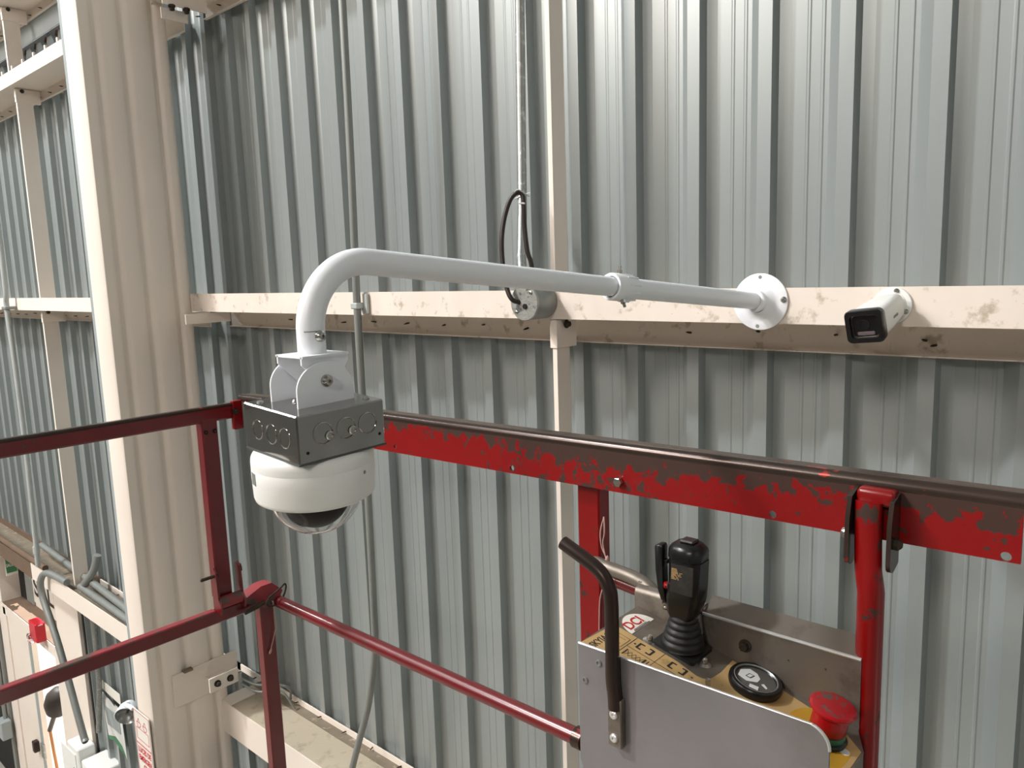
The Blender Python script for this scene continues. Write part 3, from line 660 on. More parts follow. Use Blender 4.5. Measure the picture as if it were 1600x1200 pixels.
# plate with bolt holes: polygon with bridged holes is avoided by boolean-free strips round each hole
def holed_plate(x0, x1, zb_, zt, y0, y1, holes):
    """plate in XZ with round holes; holes = [(x, z, r)] sorted by x; built from cells around each hole"""
    bm = NB(); xsn = x0; n = 16
    def quad(pts):
        f = [bm.verts.new((x, y0, z+slope(x))) for x, z in pts]; b_ = [bm.verts.new((x, y1, z+slope(x))) for x, z in pts]
        bm.faces.new(f); bm.faces.new(b_[::-1]); return f, b_
    def band(p, q):
        a = [bm.verts.new((x, y, z+slope(x))) for (x, z) in (p, q) for y in (y0, y1)]
        bm.faces.new((a[0], a[1], a[3], a[2]))
    for hx, hz, hr in holes:
        c = 0.012
        # solid part before the hole cell
        steps = max(1, int((hx-c-xsn)/0.05))
        for i in range(steps):
            a = xsn+(hx-c-xsn)*i/steps; b_ = xsn+(hx-c-xsn)*(i+1)/steps
            quad([(a, zb_), (b_, zb_), (b_, zt), (a, zt)]); band((a, zb_), (b_, zb_)); band((a, zt), (b_, zt))
        # cell with hole: ring of quads from circle to rectangle outline
        def rectpt(ang):
            dx, dz = math.cos(ang), math.sin(ang); ts = []
            if dx > 1e-9: ts.append(c/dx)
            if dx < -1e-9: ts.append(-c/dx)
            if dz > 1e-9: ts.append((zt-hz)/dz)
            if dz < -1e-9: ts.append((zb_-hz)/dz)
            t = min(ts); return (hx+dx*t, hz+dz*t)
        angs = sorted(set([2*PI*k/n for k in range(n)]+[math.atan2(z-hz, x-hx) % (2*PI) for x in (hx-c, hx+c) for z in (zb_, zt)]))
        for k in range(len(angs)):
            a0, a1 = angs[k], angs[(k+1) % len(angs)]
            ci = [(hx+hr*math.cos(a), hz+hr*math.sin(a)) for a in (a0, a1)]
            quad([ci[0], rectpt(a0), rectpt(a1), ci[1]]); band(ci[0], ci[1]); band(rectpt(a0), rectpt(a1))
        xsn = hx+c
    steps = max(1, int((x1-xsn)/0.05))
    for i in range(steps):
        a = xsn+(x1-xsn)*i/steps; b_ = xsn+(x1-xsn)*(i+1)/steps
        quad([(a, zb_), (b_, zb_), (b_, zt), (a, zt)]); band((a, zb_), (b_, zb_)); band((a, zt), (b_, zt))
    band((x0, zb_), (x0, zt)); band((x1, zb_), (x1, zt))
    bmesh.ops.remove_doubles(bm, verts=bm.verts, dist=1e-5)
    return bm
ZR = -0.322
pl = obj('rail_plate', holed_plate(XL+0.012, -0.134, -0.385, -0.318, 1.028, 1.033,
    [(-1.26, -0.372, 0.0045), (-0.927, -0.375, 0.0055), (-0.432, -0.377, 0.0055), (-0.149, -0.379, 0.0060)]), M['red_rail'], gr, angle=30)
bm = NB(); tube(bm, [(x, 1.040, -0.3145+slope(x)) for x in (XL-0.02, -1.4, -0.9, -0.4, 0.1, 0.8)], 0.0125, 24); obj('top_tube', bm, M['rail_bare'], gr, angle=60, label='worn brown steel tube along the top')
bm = NB(); bbox(bm, XL-0.02, 0.8, 1.040, 1.066, -0.309, -0.304)
for v_ in bm.verts: v_.co.z += slope(v_.co.x)
obj('top_flange', bm, M['rail_bare'], gr)
bm = NB(); hexbolt(bm, (-0.690, 1.028, -0.366+slope(-0.69)), (0, -1, 0), 0.0080, 0.009, washer=False); obj('bolt', bm, M['screw'], gr)
# square post behind the rail
bm = NB(); bbox(bm, -0.795, -0.748, 1.050, 1.083, -1.9, -0.340, bev=0.003); obj('post', bm, M['red'], gr)
# mid rail with worn collar at the post end
bm = NB(); tube(bm, [(-1.865, 1.078, -0.893), (-1.3, 1.078, -0.888), (-0.800, 1.078, -0.882)], 0.0165, 24); mr = obj('mid_rail', bm, M['red_dark'], gr, angle=60)
bm = NB(); lathe(bm, [(0.0175, 0), (0.0205, 0.002), (0.0205, 0.022), (0.0175, 0.024)], (-0.832, 1.078, -0.8825), (1, 0, 0.0), n=24); obj('collar', bm, M['rail_bare'], mr, label='rusty brown collar')
bm = NB(); tube(bm, [(-0.748, 1.072, -0.540), (-0.60, 1.072, -0.556), (-0.45, 1.072, -0.572)], 0.0125, 20); obj('cross_tube', bm, M['red_dark'], gr, angle=60)
# wire lanyard hanging on the post
bm = NB(); tube(bm, smooth_path([(-0.742, 1.056, -0.425), (-0.7445, 1.048, -0.45), (-0.741, 1.046, -0.475), (-0.731, 1.047, -0.50), (-0.733, 1.046, -0.53), (-0.745, 1.045, -0.57), (-0.748, 1.045, -0.62), (-0.750, 1.046, -0.655)], 6), 0.0012, 6)
tube(bm, smooth_path([(-0.742, 1.056, -0.425), (-0.736, 1.048, -0.45), (-0.738, 1.046, -0.47), (-0.731, 1.046, -0.50)], 6), 0.0012, 6)
ly = obj('lanyard', bm, M['cord'], gr, angle=60, label='thin dirty cord with two knots')
for z_, x_2 in ((-0.508, -0.731), (-0.652, -0.750)):
    bm = NB(); lathe(bm, [(0, 0), (0.0035, 0.004), (0.0042, 0.010), (0.003, 0.017), (0, 0.020)], (x_2, 1.046, z_), (0.1, 0, 1), n=8); obj('knot', bm, M['cord'], ly)
bm = NB(); tube(bm, [(-0.750+0.006*math.sin(a), 1.046, -0.668+0.014*math.cos(a)) for a in [2*PI*k/14 for k in range(15)]], 0.0011, 6, caps=False); obj('loop', bm, M['cord'], ly)

# clevis and round tube on the right
t = thing('rail_support', (-0.292, 1.02, -0.9), 'round red upright tube held by two dark lugs in front of the guardrail at right', 'post')
bm = NB(); tube(bm, [(-0.2905, 1.0065, -2.0), (-0.2905, 1.0065, -0.425), (-0.2925, 1.006, -0.410), (-0.2945, 1.005, -0.395), (-0.296, 1.003, -0.33), (-0.296, 1.004, -0.305)], 0.0165, 28,
                     flat=[(1, 1), (1, 1), (1, 1), (1.02, 0.62), (1.02, 0.5), (1.0, 0.5)]); obj('tube', bm, M['red_scuffed'], t, angle=60)
for x in (-0.3205, -0.2700):
    bm = NB(); pts_ = [(1.026, -0.292), (1.026, -0.385)]+[(1.004+0.012*math.cos(a)*1.2, -0.380+0.012*math.sin(a)) for a in [math.radians(q) for q in (-60, -90, -120, -150, -180)]]+[(0.990, -0.330), (0.998, -0.300)]
    prism(bm, pts_, lambda u, v_, h, x=x: (x+h, u, v_), 0, 0.0055); lg = obj('lug', bm, M['rail_bare'], t, label='dark brown lug')
bm = NB(); lathe(bm, [(0.0075, 0), (0.008, 0.004), (0.006, 0.008)], (-0.3205, 1.006, -0.352), (-1, 0, 0), n=12); obj('bolt', bm, M['screw'], t)
bm = NB(); lathe(bm, [(0.0075, 0), (0.008, 0.005), (0.004, 0.009)], (-0.2645, 1.006, -0.355), (1, 0, 0), n=6); obj('bolt', bm, M['dark_screw'], t)
bm = NB(); bbox(bm, -0.313, -0.266, 1.005, 1.028, -0.311, -0.289, bev=0.006, seg=3); obj('weld_pad', bm, M['red'], t)

# left side frame: top bar, fold-down post, mid bar, corner post
gl_ = thing('guardrail', (XL, 0.5, -0.6), 'darker red square-bar lift guardrail at left with a hinged upper post and pins', 'guardrail')
bm = NB(); bbox(bm, XL-0.018, XL+0.0, -1.2, 1.012, -0.361, -0.322, bev=0.004)
obj('top_bar', bm, M['red_dark'], gl_)
bm = NB(); bbox(bm, XL-0.0185, XL+0.0012, -1.2, 1.010, -0.330, -0.3195, bev=0.003); obj('top_wear_strip', bm, M['rail_bare'], gl_, label='worn brown upper edge')
bm = NB(); bbox(bm, XL-0.012, XL+0.004, 1.000, 1.027, -0.392, -0.315, bev=0.002); cp = obj('corner_plate', bm, M['red'], gl_)
bm = NB(); hexbolt(bm, (XL+0.004, 1.006, -0.343), (1, 0, 0), 0.0065, 0.008); obj('bolt', bm, M['dark_screw'], cp)
bm = NB(); bbox(bm, XL-0.032, XL+0.001, 0.912, 0.955, -0.835, -0.350, bev=0.003); up = obj('upper_post', bm, M['red_dark'], gl_)
for y in (0.922, 0.946):
    bm = NB(); hexbolt(bm, (XL+0.0, y, -0.385), (1, 0, 0), 0.004, 0.005); obj('bolt', bm, M['dark_screw'], up)
# hinge lugs at the foot of the upper post
for y in (0.905, 0.972):
    bm = NB(); pts_ = [(-0.010, -0.752), (0.004, -0.745), (0.014, -0.756), (0.017, -0.79), (0.018, -0.83), (0.030, -0.845), (0.026, -0.868), (-0.010, -0.868)]
    prism(bm, pts_, lambda u, v_, h, y=y: (XL+u, y+h, v_), 0, 0.005); obj('hinge_lug', bm, M['red_dark'], gl_)
bm = NB(); lathe(bm, [(0.016, 0), (0.016, 0.062)], (XL+0.010, 0.910, -0.842), (0, 1, 0), n=20); obj('hinge_sleeve', bm, M['red_dusty'], gl_)
bm = NB(); lathe(bm, [(0.0045, 0), (0.0045, 0.045), (0.003, 0.047)], (XL+0.006, 0.915, -0.766), (0, -1, 0), n=12); pn = obj('pin', bm, M['dark_screw'], gl_, label='rusty locking pin')
bm = NB(); tube(bm, [(XL+0.006, 0.975+0.004*math.cos(a)+0.004, -0.775+0.021*math.sin(a)) for a in [2*PI*k/16 for k in range(13)]], 0.0016, 6); obj('pin_ring', bm, M['dark_screw'], pn)
# mid bar and corner post
bm = NB(); bbox(bm, XL-0.020, XL, -1.2, 1.030, -0.900, -0.864, bev=0.003); mb = obj('mid_bar', bm, M['red_dark'], gl_)
bm = NB(); bbox(bm, XL-0.021, XL+0.001, -1.2, 0.905, -0.869, -0.8625, bev=0.002); obj('wear_strip', bm, M['red_dusty'], mb, label='dusty pink worn top')
bm = NB(); pts_ = [(0.985, -0.870), (0.985, -0.858), (1.035, -0.838), (1.068, -0.838), (1.100, -0.870), (1.092, -0.884), (1.045, -0.905)]
prism(bm, [(y, z) for y, z in pts_], lambda u, v_, h: (XL+0.005+h, u, v_), -0.038, 0.001); obj('corner_cap', bm, M['red_dusty'], gl_)
bm = NB(); bbox(bm, XL-0.030, XL+0.001, 1.030, 1.072, -1.95, -0.885, bev=0.003); obj('corner_post', bm, M['red_dark'], gl_)
bm = NB(); tube(bm, [(XL+0.018, 0.975, -0.890), (XL+0.018, 1.01, -0.886), (XL+0.020, 1.035, -0.880)], 0.006, 12); obj('pin', bm, M['dark_screw'], gl_, label='rusty corner pin')
bm = NB(); tube(bm, smooth_path([(XL+0.03, 1.040, -0.868), (XL+0.035, 1.075, -0.850), (XL+0.028, 1.095, -0.845), (XL+0.02, 1.102, -0.862), (XL+0.025, 1.085, -0.885), (XL+0.034, 1.05, -0.893), (XL+0.034, 1.030, -0.880), (XL+0.03, 1.045, -0.868)], 5), 0.0025, 8); obj('pin_clip', bm, M['dark_screw'], gl_)
bm = NB(); tube(bm, smooth_path([(XL+0.030, 1.052, -0.880), (XL+0.012, 1.066, -0.92), (XL+0.010, 1.069, -0.96), (XL+0.008, 1.060, -0.995), (XL+0.006, 1.046, -1.035)], 6), 0.0014, 6); lc = obj('lanyard', bm, M['cord'], gl_, angle=60, label='thin dirty cord')
bm = NB(); lathe(bm, [(0, 0), (0.004, 0.006), (0.003, 0.014), (0, 0.020)], (XL+0.006, 1.043, -1.042), (0, 0.5, 1), n=8); obj('knot', bm, M['cord'], lc)

# ================================================================== CONTROL BOX
cbx = thing('control_box', (-0.45, 0.92, -0.7), 'scuffed aluminium lift control box with joystick, gauge and red stop button', 'control box')
YC = 0.8365
def ztop(x): return -0.5335-0.231*(x+0.636)     # the top panel falls to the right
# front guard plate, rounded corners
fp = [(-0.634, -0.533)]+[(-0.300, -0.529)]+arc(-0.307, -0.557, 0.028, 80, 0, 8)+[(-0.279, -0.90), (-0.60, -0.90)]
lo = [(-0.634, -0.533), (-0.300, -0.5285)]+arc(-0.305, -0.5545, 0.026, 80, 0, 8)+[(-0.2790, -0.735)]+arc(-0.305, -0.712, 0.026, 0, -90, 6)+[(-0.604, -0.7385)]+arc(-0.604, -0.7085, 0.030, -90, -180, 8)
bm = NB(); prism(bm, lo, lambda u, v_, h: (u, h, v_), YC-0.0035, YC); fpn = obj('front_plate', bm, M['alu'], cbx, angle=30)
bm = NB(); ed = [(x, YC-0.0018, z) for x, z in lo[:11]]; tube(bm, ed, 0.0021, 8); obj('front_plate_edge', bm, M['alu_edge'], fpn, label='bright upper edge')  # lighter strip along the plate's upper edge
for x, z in ((-0.598, -0.552), (-0.6225, -0.586)):
    bm = NB(); lathe(bm, [(0.0052, 0), (0.0050, 0.0015), (0.0030, 0.0022), (0.0022, 0.0005), (0, 0.0005)], (x, YC-0.0035, z), (0, -1, 0), n=20, cap1=False); obj('rivet', bm, M['galv'], fpn)
# body of the box
bm = NB(); bd = [(-0.632, 0.8375), (-0.276, 0.8375), (-0.276, 0.950), (-0.295, 0.9885), (-0.632, 0.9885)]
vt = [bm.verts.new((x, y, ztop(x)-0.001)) for x, y in bd]; vb = [bm.verts.new((x, y, -0.74)) for x, y in bd]
for k in range(5): bm.faces.new((vt[k], vt[(k+1) % 5], vb[(k+1) % 5], vb[k]))
bm.faces.new(vt); bm.faces.new(vb[::-1]); obj('box_body', bm, M['alu_dirty'], cbx)
def on_top(poly, h, m, name, parent=cbx, holes=None, **k):
    bm = NB(); prism(bm, poly, lambda u, v_, hh: (u, v_, ztop(u)+hh), 0.0, h); return obj(name, bm, m, parent, **k)
tp = on_top([(-0.633, 0.8375), (-0.2755, 0.8375), (-0.2755, 0.950), (-0.295, 0.989), (-0.633, 0.989)], 0.0012, M['alu_dirty'], 'top_plate')
def shifted(poly, z): return poly
def on_top2(poly, h0, h1, m, name, parent, **k):
    bm = NB(); prism(bm, poly, lambda u, v_, hh: (u, v_, ztop(u)+hh), h0, h1); return obj(name, bm, m, parent, **k)
lab = on_top2([(-0.632, 0.838), (-0.278, 0.838), (-0.278, 0.948), (-0.310, 0.972), (-0.415, 0.985), (-0.470, 0.986), (-0.468, 0.945)]+[(-0.470-0.0+0.016*(math.cos(a)-1), 0.935+0.016*(math.sin(a)-1)+0.006) for a in [math.radians(q) for q in (0, -30, -60, -90)]]
              +[(-0.520, 0.9150), (-0.620, 0.9150), (-0.628, 0.902)], 0.0012, 0.0018, M['label_tan'], 'decal', tp, label='faded tan decal')
# lettering and line work on the decal
H = 0.0019
def P3(x, y, h=H): return V((x, y, ztop(x)+h))
XD = (P3(1, 0)-P3(0, 0)); YD = V((0, 1, 0))
text('maker_name', 'SKYJACK', 0.0165, M['ink'], lab, P3(-0.612, 0.842), YD, -XD, extrude=0.0001, squash=0.85)
def line(parts, x0, y0, x1, y1, wd=0.0008):
    parts.append((x0, y0, x1, y1, wd))
def lines_obj(name, parts, parent, m):
    bm = NB()
    for x0, y0, x1, y1, wd in parts:
        d = V((x1-x0, y1-y0)); n_ = V((-d.y, d.x)).normalized()*wd/2
        q = [P3(x0+n_.x, y0+n_.y), P3(x1+n_.x, y1+n_.y), P3(x1-n_.x, y1-n_.y), P3(x0-n_.x, y0-n_.y)]
        bm.faces.new([bm.verts.new(p_) for p_ in q])
        bm.faces.new([bm.verts.new(p_+V((0, 0, 0.0002))) for p_ in q])
    return obj(name, bm, m, parent)
L_ = []
line(L_, -0.586, 0.838, -0.586, 0.915); line(L_, -0.586, 0.886, -0.480, 0.886); line(L_, -0.540, 0.838, -0.540, 0.915, 0.0006)
line(L_, -0.609, 0.875, -0.590, 0.875, 0.0005); line(L_, -0.609, 0.875, -0.609, 0.902, 0.0005); line(L_, -0.609, 0.902, -0.590, 0.902, 0.0005); line(L_, -0.590, 0.875, -0.590, 0.902, 0.0005)
line(L_, -0.604, 0.882, -0.594, 0.882, 0.0005); line(L_, -0.604, 0.882, -0.604, 0.895, 0.0005); line(L_, -0.604, 0.895, -0.594, 0.895, 0.0005)
line(L_, -0.470, 0.905, -0.350, 0.860, 0.0006)
def bracket(cx, s):   # heavy C-shaped symbols
    line(L_, cx, 0.893, cx, 0.908, 0.0032); line(L_, cx, 0.894, cx+s*0.007, 0.894, 0.0028); line(L_, cx, 0.907, cx+s*0.007, 0.907, 0.0028)
for cx, s in ((-0.575, 1), (-0.553, -1), (-0.523, 1), (-0.500, -1)): bracket(cx, s)
for cx in (-0.582, -0.490): line(L_, cx, 0.8995, cx+0.003, 0.8995, 0.003)
for i in range(4):      # scissor symbol
    x = -0.578+i*0.0065; line(L_, x, 0.866, x+0.0065, 0.878, 0.0006); line(L_, x, 0.878, x+0.0065, 0.866, 0.0006)
line(L_, -0.580, 0.864, -0.580, 0.880, 0.002); line(L_, -0.550, 0.864, -0.550, 0.880, 0.003); line(L_, -0.545, 0.864, -0.545, 0.880, 0.0012)
lines_obj('decal_symbols', L_, lab, M['ink'])
# white and red maker sticker
on = [(-0.603+0.020*math.cos(a), 0.9325+0.036*math.sin(a)) for a in [math.radians(q) for q in range(90, 271, 15)]]
st_poly = [(-0.598, 0.920)]+[(-0.598-0.031*math.sin(a)*1.0, 0.948-0.030*math.cos(a)) for a in [math.radians(q) for q in range(0, 181, 15)]]
st_poly = [(-0.597, 0.917)]+[(-0.597-0.032*math.sin(a), 0.948-0.031*math.cos(a)) for a in [math.radians(q) for q in range(0, 181, 12)]]
stk = on_top2(st_poly, 0.0012, 0.0017, M['sign_white'], 'maker_sticker', tp, label='white half-round sticker with red letters')
text('sticker_letters', 'DCI', 0.0240, M['ink_red'], stk, P3(-0.6035, 0.9225, 0.0019), YD, -XD, extrude=0.0001, squash=1.0)
# back guard plate with folded top
bm = NB(); bk = []
xs_ = [-0.520, -0.470, -0.40, -0.33, -0.294]
pf = [(0.9890, None), (0.9890, -0.516), (0.9915, -0.512), (1.0240, -0.4965), (1.0240, -0.4985), (0.9925, -0.5145), (0.9910, -0.518), (0.9910, None)]
rings = [[bm.verts.new((x, y, z if z is not None else ztop(x)-0.01)) for y, z in pf] for x in xs_]
for a_, b_ in zip(rings, rings[1:]):
    for k in range(len(pf)): bm.faces.new((a_[k], a_[(k+1) % len(pf)], b_[(k+1) % len(pf)], b_[k]))
bm.faces.new(rings[0]); bm.faces.new(rings[-1][::-1]); bp_ = obj('back_plate', bm, M['alu_dirty'], cbx, angle=30)
bm = NB(); tube(bm, [(-0.520, 0.9900, -0.5135), (-0.294, 0.9900, -0.5135)], 0.0026, 8); obj('back_plate_fold', bm, M['alu_edge'], bp_, label='bright fold with painted highlight')  # pale tube paints the highlight along the bend
bm = NB(); prism(bm, [(0.990, -0.545), (0.990, -0.512), (0.993, -0.506), (0.999, -0.503), (1.006, -0.503), (1.006, -0.506), (0.999, -0.506), (0.995, -0.508), (0.993, -0.512), (0.993, -0.545)], lambda u, v_, h: (h, u, v_), -0.639, -0.5205)
obj('back_upstand', bm, M['alu_dirty'], cbx, angle=50)
bm = NB(); hexbolt(bm, (-0.452, 0.989, -0.543), (0, -1, 0), 0.0065, 0.010); obj('bolt', bm, M['dark_screw'], bp_)

# joystick: boot on square flange, faceted grip, trigger bar, small red button
JX, JY = -0.533, 0.953
jz = ztop(JX)+0.0015
js = NB(); prism(js, [(JX-0.033+u*0.066, JY-0.031+v_*0.062) for u, v_ in ((0.06, 0), (0.94, 0), (1, 0.06), (1, 0.94), (0.94, 1), (0.06, 1), (0, 0.94), (0, 0.06))], lambda u, v_, h: (u, v_, ztop(u)+0.0015+h), 0, 0.0045)
joy = obj('joystick', js, M['rubber'], cbx, label='black rubber joystick base flange')
bm = NB(); pfj = [(0.0315, 0.0035)]
for i in range(5):
    r0 = 0.0300-i*0.0026; z0 = 0.006+i*0.0092
    pfj += [(r0, z0), (r0+0.0014, z0+0.0025), (r0+0.0004, z0+0.006), (r0-0.0022, z0+0.0085)]
pfj += [(0.0175, 0.052)]
axj = V((0.045, 0.0, 1)).normalized()
lathe(bm, pfj, (JX, JY, jz), axj, n=40); obj('rubber_boot', bm, M['rubber'], joy, angle=70, label='ribbed rubber boot')
def gsec(z, w0, w1, d0, d1, ch):
    """octagonal section"""
    c = V((JX, JY, jz))+axj*z
    q = [(w0+ch, d0), (w1-ch, d0), (w1, d0+ch), (w1, d1-ch), (w1-ch, d1), (w0+ch, d1), (w0, d1-ch), (w0, d0+ch)]
    return [c+V((u, v_, 0)) for u, v_ in q]
def stack(bm, secs):
    rs = [[bm.verts.new(p_) for p_ in s_] for s_ in secs]
    for a_, b_ in zip(rs, rs[1:]):
        for k in range(8): bm.faces.new((a_[k], a_[(k+1) % 8], b_[(k+1) % 8], b_[k]))
    bm.faces.new(rs[0][::-1]); bm.faces.new(rs[-1])
bm = NB(); stack(bm, [gsec(0.046, -0.017, 0.015, -0.016, 0.016, 0.006), gsec(0.056, -0.022, 0.022, -0.018, 0.018, 0.006), gsec(0.078, -0.024, 0.0275, -0.020, 0.022, 0.007), gsec(0.100, -0.020, 0.0285, -0.021, 0.023, 0.008), gsec(0.139, -0.0215, 0.0285, -0.0215, 0.024, 0.009)])
bmesh.ops.bevel(bm, geom=list(bm.edges), offset=0.0012, segments=2, affect='EDGES'); gp = obj('grip', bm, M['black'], joy, angle=40)
bm = NB(); stack(bm, [gsec(0.1385, -0.0235, 0.0285, -0.0225, 0.0245, 0.011), gsec(0.1535, -0.0235, 0.0285, -0.0225, 0.0245, 0.011), gsec(0.1610, -0.019, 0.024, -0.018, 0.020, 0.010), gsec(0.1635, -0.010, 0.017, -0.012, 0.014, 0.005)])
bmesh.ops.bevel(bm, geom=list(bm.edges), offset=0.0015, segments=2, affect='EDGES'); obj('grip_cap', bm, M['black'], joy, angle=40)
bm = NB(); bbox(bm, JX-0.000, JX+0.022, JY-0.010, JY+0.010, jz+0.1630, jz+0.1675, bev=0.0018); obj('thumb_switch', bm, M['smoke'], joy)
bm = NB(); stack(bm, [gsec(0.092, -0.0120, 0.0240, -0.0226, -0.0200, 0.001), gsec(0.135, -0.0120, 0.0240, -0.0226, -0.0208, 0.001)]); dcl = obj('grip_decal', bm, M['smoke'], joy, label='worn dark decal')
for i in range(9):
    pass
bm = NB()
random.seed(5)
for i in range(10):
    z = 0.128-i*0.0017; x0 = -0.0105; ln = random.uniform(0.004, 0.011)
    pz = V((JX, JY, jz))+axj*z
    bbox(bm, pz.x+x0, pz.x+x0+ln, JY-0.0230, JY-0.0226, pz.z-0.0004, pz.z+0.0003)
    if i > 2: bbox(bm, pz.x+x0+ln+0.002, pz.x+x0+ln+0.002+random.uniform(0.002, 0.006), JY-0.0230, JY-0.0226, pz.z-0.0003, pz.z+0.0002)
obj('decal_print', bm, M['label_tan'], joy, label='rubbed small print')
# trigger bar on the left of the grip
bm = NB(); prism(bm, [(-0.0385, 0.150), (-0.0360, 0.1535), (-0.0265, 0.1545), (-0.0250, 0.150), (-0.0255, 0.120), (-0.0245, 0.095), (-0.0190, 0.068), (-0.0285, 0.070), (-0.0325, 0.085), (-0.0365, 0.115)],
    lambda u, v_, h: (JX+u, JY+h, jz+v_), -0.014, 0.002)
bmesh.ops.bevel(bm, geom=list(bm.edges), offset=0.0012, segments=1, affect='EDGES')
obj('trigger_bar', bm, M['black'], joy, angle=50)
bm = NB(); bbox(bm, JX-0.030, JX-0.015, JY-0.010, JY+0.002, jz+0.053, jz+0.078, bev=0.004, seg=3); obj('trigger_hinge', bm, M['black'], joy)
bm = NB(); lathe(bm, [(0.0045, 0), (0.0045, 0.003), (0.002, 0.0032), (0, 0.001)], (JX-0.022, JY-0.010, jz+0.062), (0, -1, 0), n=14, cap1=False); obj('hinge_pin', bm, M['screw'], joy)
bm = NB(); bbox(bm, JX-0.028, JX-0.019, JY-0.010, JY-0.002, jz+0.126, jz+0.132, bev=0.001); obj('trigger_stop', bm, M['black'], joy)
bm = NB(); lathe(bm, [(0.0055, 0), (0.0055, 0.003), (0.004, 0.005), (0, 0.006)], (JX-0.019, JY-0.010, jz+0.094), (-1, -0.4, 0), n=16, cap1=False); obj('red_button', bm, M['estop'], joy, label='small red button')
bm = NB(); bbox(bm, JX+0.010, JX+0.024, JY-0.0235, JY-0.020, jz+0.060, jz+0.076, bev=0.001)
for (x, y) in ((-0.572, 0.925), (-0.493, 0.944)):
    b2 = NB(); lathe(b2, [(0.010, 0), (0.007, 0.001), (0.0045, 0.002), (0.0045, 0.006), (0.003, 0.009), (0, 0.010)], P3(x, y, 0.0012), (0.23, 0, 1), n=18, cap1=False); obj('dome_nut', b2, M['screw'], tp)
bm.free()
# toggle
bm = NB(); lathe(bm, [(0.0055, 0), (0.0055, 0.003), (0.0035, 0.0035)], P3(-0.461, 0.893), (0.2, 0, 1), n=12); lathe(bm, [(0.0028, 0.003), (0.0036, 0.014), (0.0030, 0.018), (0, 0.019)], P3(-0.461, 0.893), (0.05, -0.1, 1), n=12, cap1=False)
obj('toggle_switch', bm, M['screw'], tp)
L2 = []
line(L2, -0.583, 0.850, -0.566, 0.850, 0.004); line(L2, -0.438, 0.876, -0.415, 0.872, 0.0015)     # rubbed, unreadable print
lines_obj('worn_print', L2, lab, M['ink'])
L3 = []
line(L3, -0.5982, 0.926, -0.5982, 0.968, 0.0010); line(L3, -0.6004, 0.928, -0.6004, 0.962, 0.0008)
lines_obj('sticker_small_print', L3, stk, M['ink'])
# round gauge
gc = P3(-0.4245, 0.958, 0.0012); gn = V((0.231, 0, 1)).normalized()
bm = NB(); lathe(bm, [(0.0350, 0), (0.0365, 0.004), (0.0365, 0.010), (0.0345, 0.0130), (0.0300, 0.0130), (0.0275, 0.0100)], gc, gn, n=56, cap1=False); gg = obj('round_gauge', bm, M['black'], cbx, angle=40, label='round black-rimmed gauge')
bm = NB(); lathe(bm, [(0.0280, 0.0098), (0, 0.0099)], gc, gn, n=40, cap0=False, cap1=False); obj('gauge_face', bm, M['dial'], gg, label='grey worn face')
def gface(poly, h, m, name):
    bm = NB(); x_, y_, d_ = V((1, 0, -0.231)).normalized(), V((0, 1, 0)), gn
    prism(bm, poly, lambda u, v_, hh: gc+x_*u+y_*v_+d_*hh, 0.0100, 0.0100+h); return obj(name, bm, m, gg)
gface([(-0.025, 0.004), (-0.022, -0.010), (-0.008, -0.013), (0.004, -0.004), (0.004, 0.006), (-0.004, 0.014), (-0.016, 0.016)], 0.0004, M['paper'], 'dial_patch')
gface([(0.000, -0.022), (0.012, -0.020), (0.010, -0.012), (-0.002, -0.015)], 0.0004, M['paper'], 'dial_patch')
gface([(-0.014, -0.004), (-0.006, -0.004), (-0.004, 0.006), (-0.012, 0.006)], 0.0006, M['ink'], 'dial_symbol')
gface([(-0.0125, -0.0025), (-0.0075, -0.0025), (-0.0058, 0.0045), (-0.0108, 0.0045)], 0.0008, M['paper'], 'dial_symbol_inset')
gface([(0.010, -0.004), (0.019, -0.008), (0.0195, -0.005), (0.012, 0.000)], 0.0004, M['paper'], 'dial_hand')
bm = NB(); lathe(bm, [(0.0282, 0.0122), (0.0296, 0.0136), (0.0305, 0.0132)], gc, gn, n=48, cap0=False, cap1=False); obj('gauge_rim_wear', bm, M['galv'], gg, label='worn grey inner rim')
# yellow disc, base ring, red mushroom button
on_top2([(-0.335+0.033*math.cos(a), 0.940+0.045*math.sin(a)) for a in [2*PI*k/32 for k in range(32)]]+[], 0.0018, 0.0021, M['label_yellow'], 'yellow_disc', tp, label='orange-yellow round decal')
on_top2([(-0.322, 0.8385), (-0.288, 0.8385), (-0.284, 0.93), (-0.300, 0.948)], 0.0018, 0.0020, M['label_yellow'], 'yellow_corner', tp, label='orange-yellow decal corner')
bm = NB(); lathe(bm, [(0.0065, 0), (0.0065, 0.0006)], P3(-0.2925, 0.930, 0.0016), gn, n=20); obj('white_patch', bm, M['paper'], tp, label='round white paint patch')
ec = P3(-0.319, 0.936, 0.002); en = V((0.20, -0.02, 1)).normalized()
bm = NB(); lathe(bm, [(0.0255, 0), (0.0265, 0.004), (0.0235, 0.006)], ec, en, n=40); es = obj('stop_button', bm, M['rubber'], cbx, label='red mushroom emergency stop button on a black base')
bm = NB(); lathe(bm, [(0.0225, 0.006), (0.0232, 0.009), (0.0225, 0.014), (0.0205, 0.015)], ec, en, n=40); obj('green_ring', bm, M['green'], es, label='green ring')
bm = NB(); lathe(bm, [(0.0205, 0.013), (0.0225, 0.016), (0.0222, 0.030), (0.0215, 0.038), (0.0270, 0.0430), (0.0290, 0.0455), (0.0288, 0.0475), (0.0262, 0.0492)], ec, en, n=48, cap1=False); bt = obj('button_body', bm, M['estop'], es, angle=50)
bm = NB(); lathe(bm, [(0.0262, 0.0492), (0.0255, 0.0494), (0, 0.0478)], ec, en, n=48, cap0=False, cap1=False); obj('button_top', bm, M['estop_top'], es, label='chipped red top')

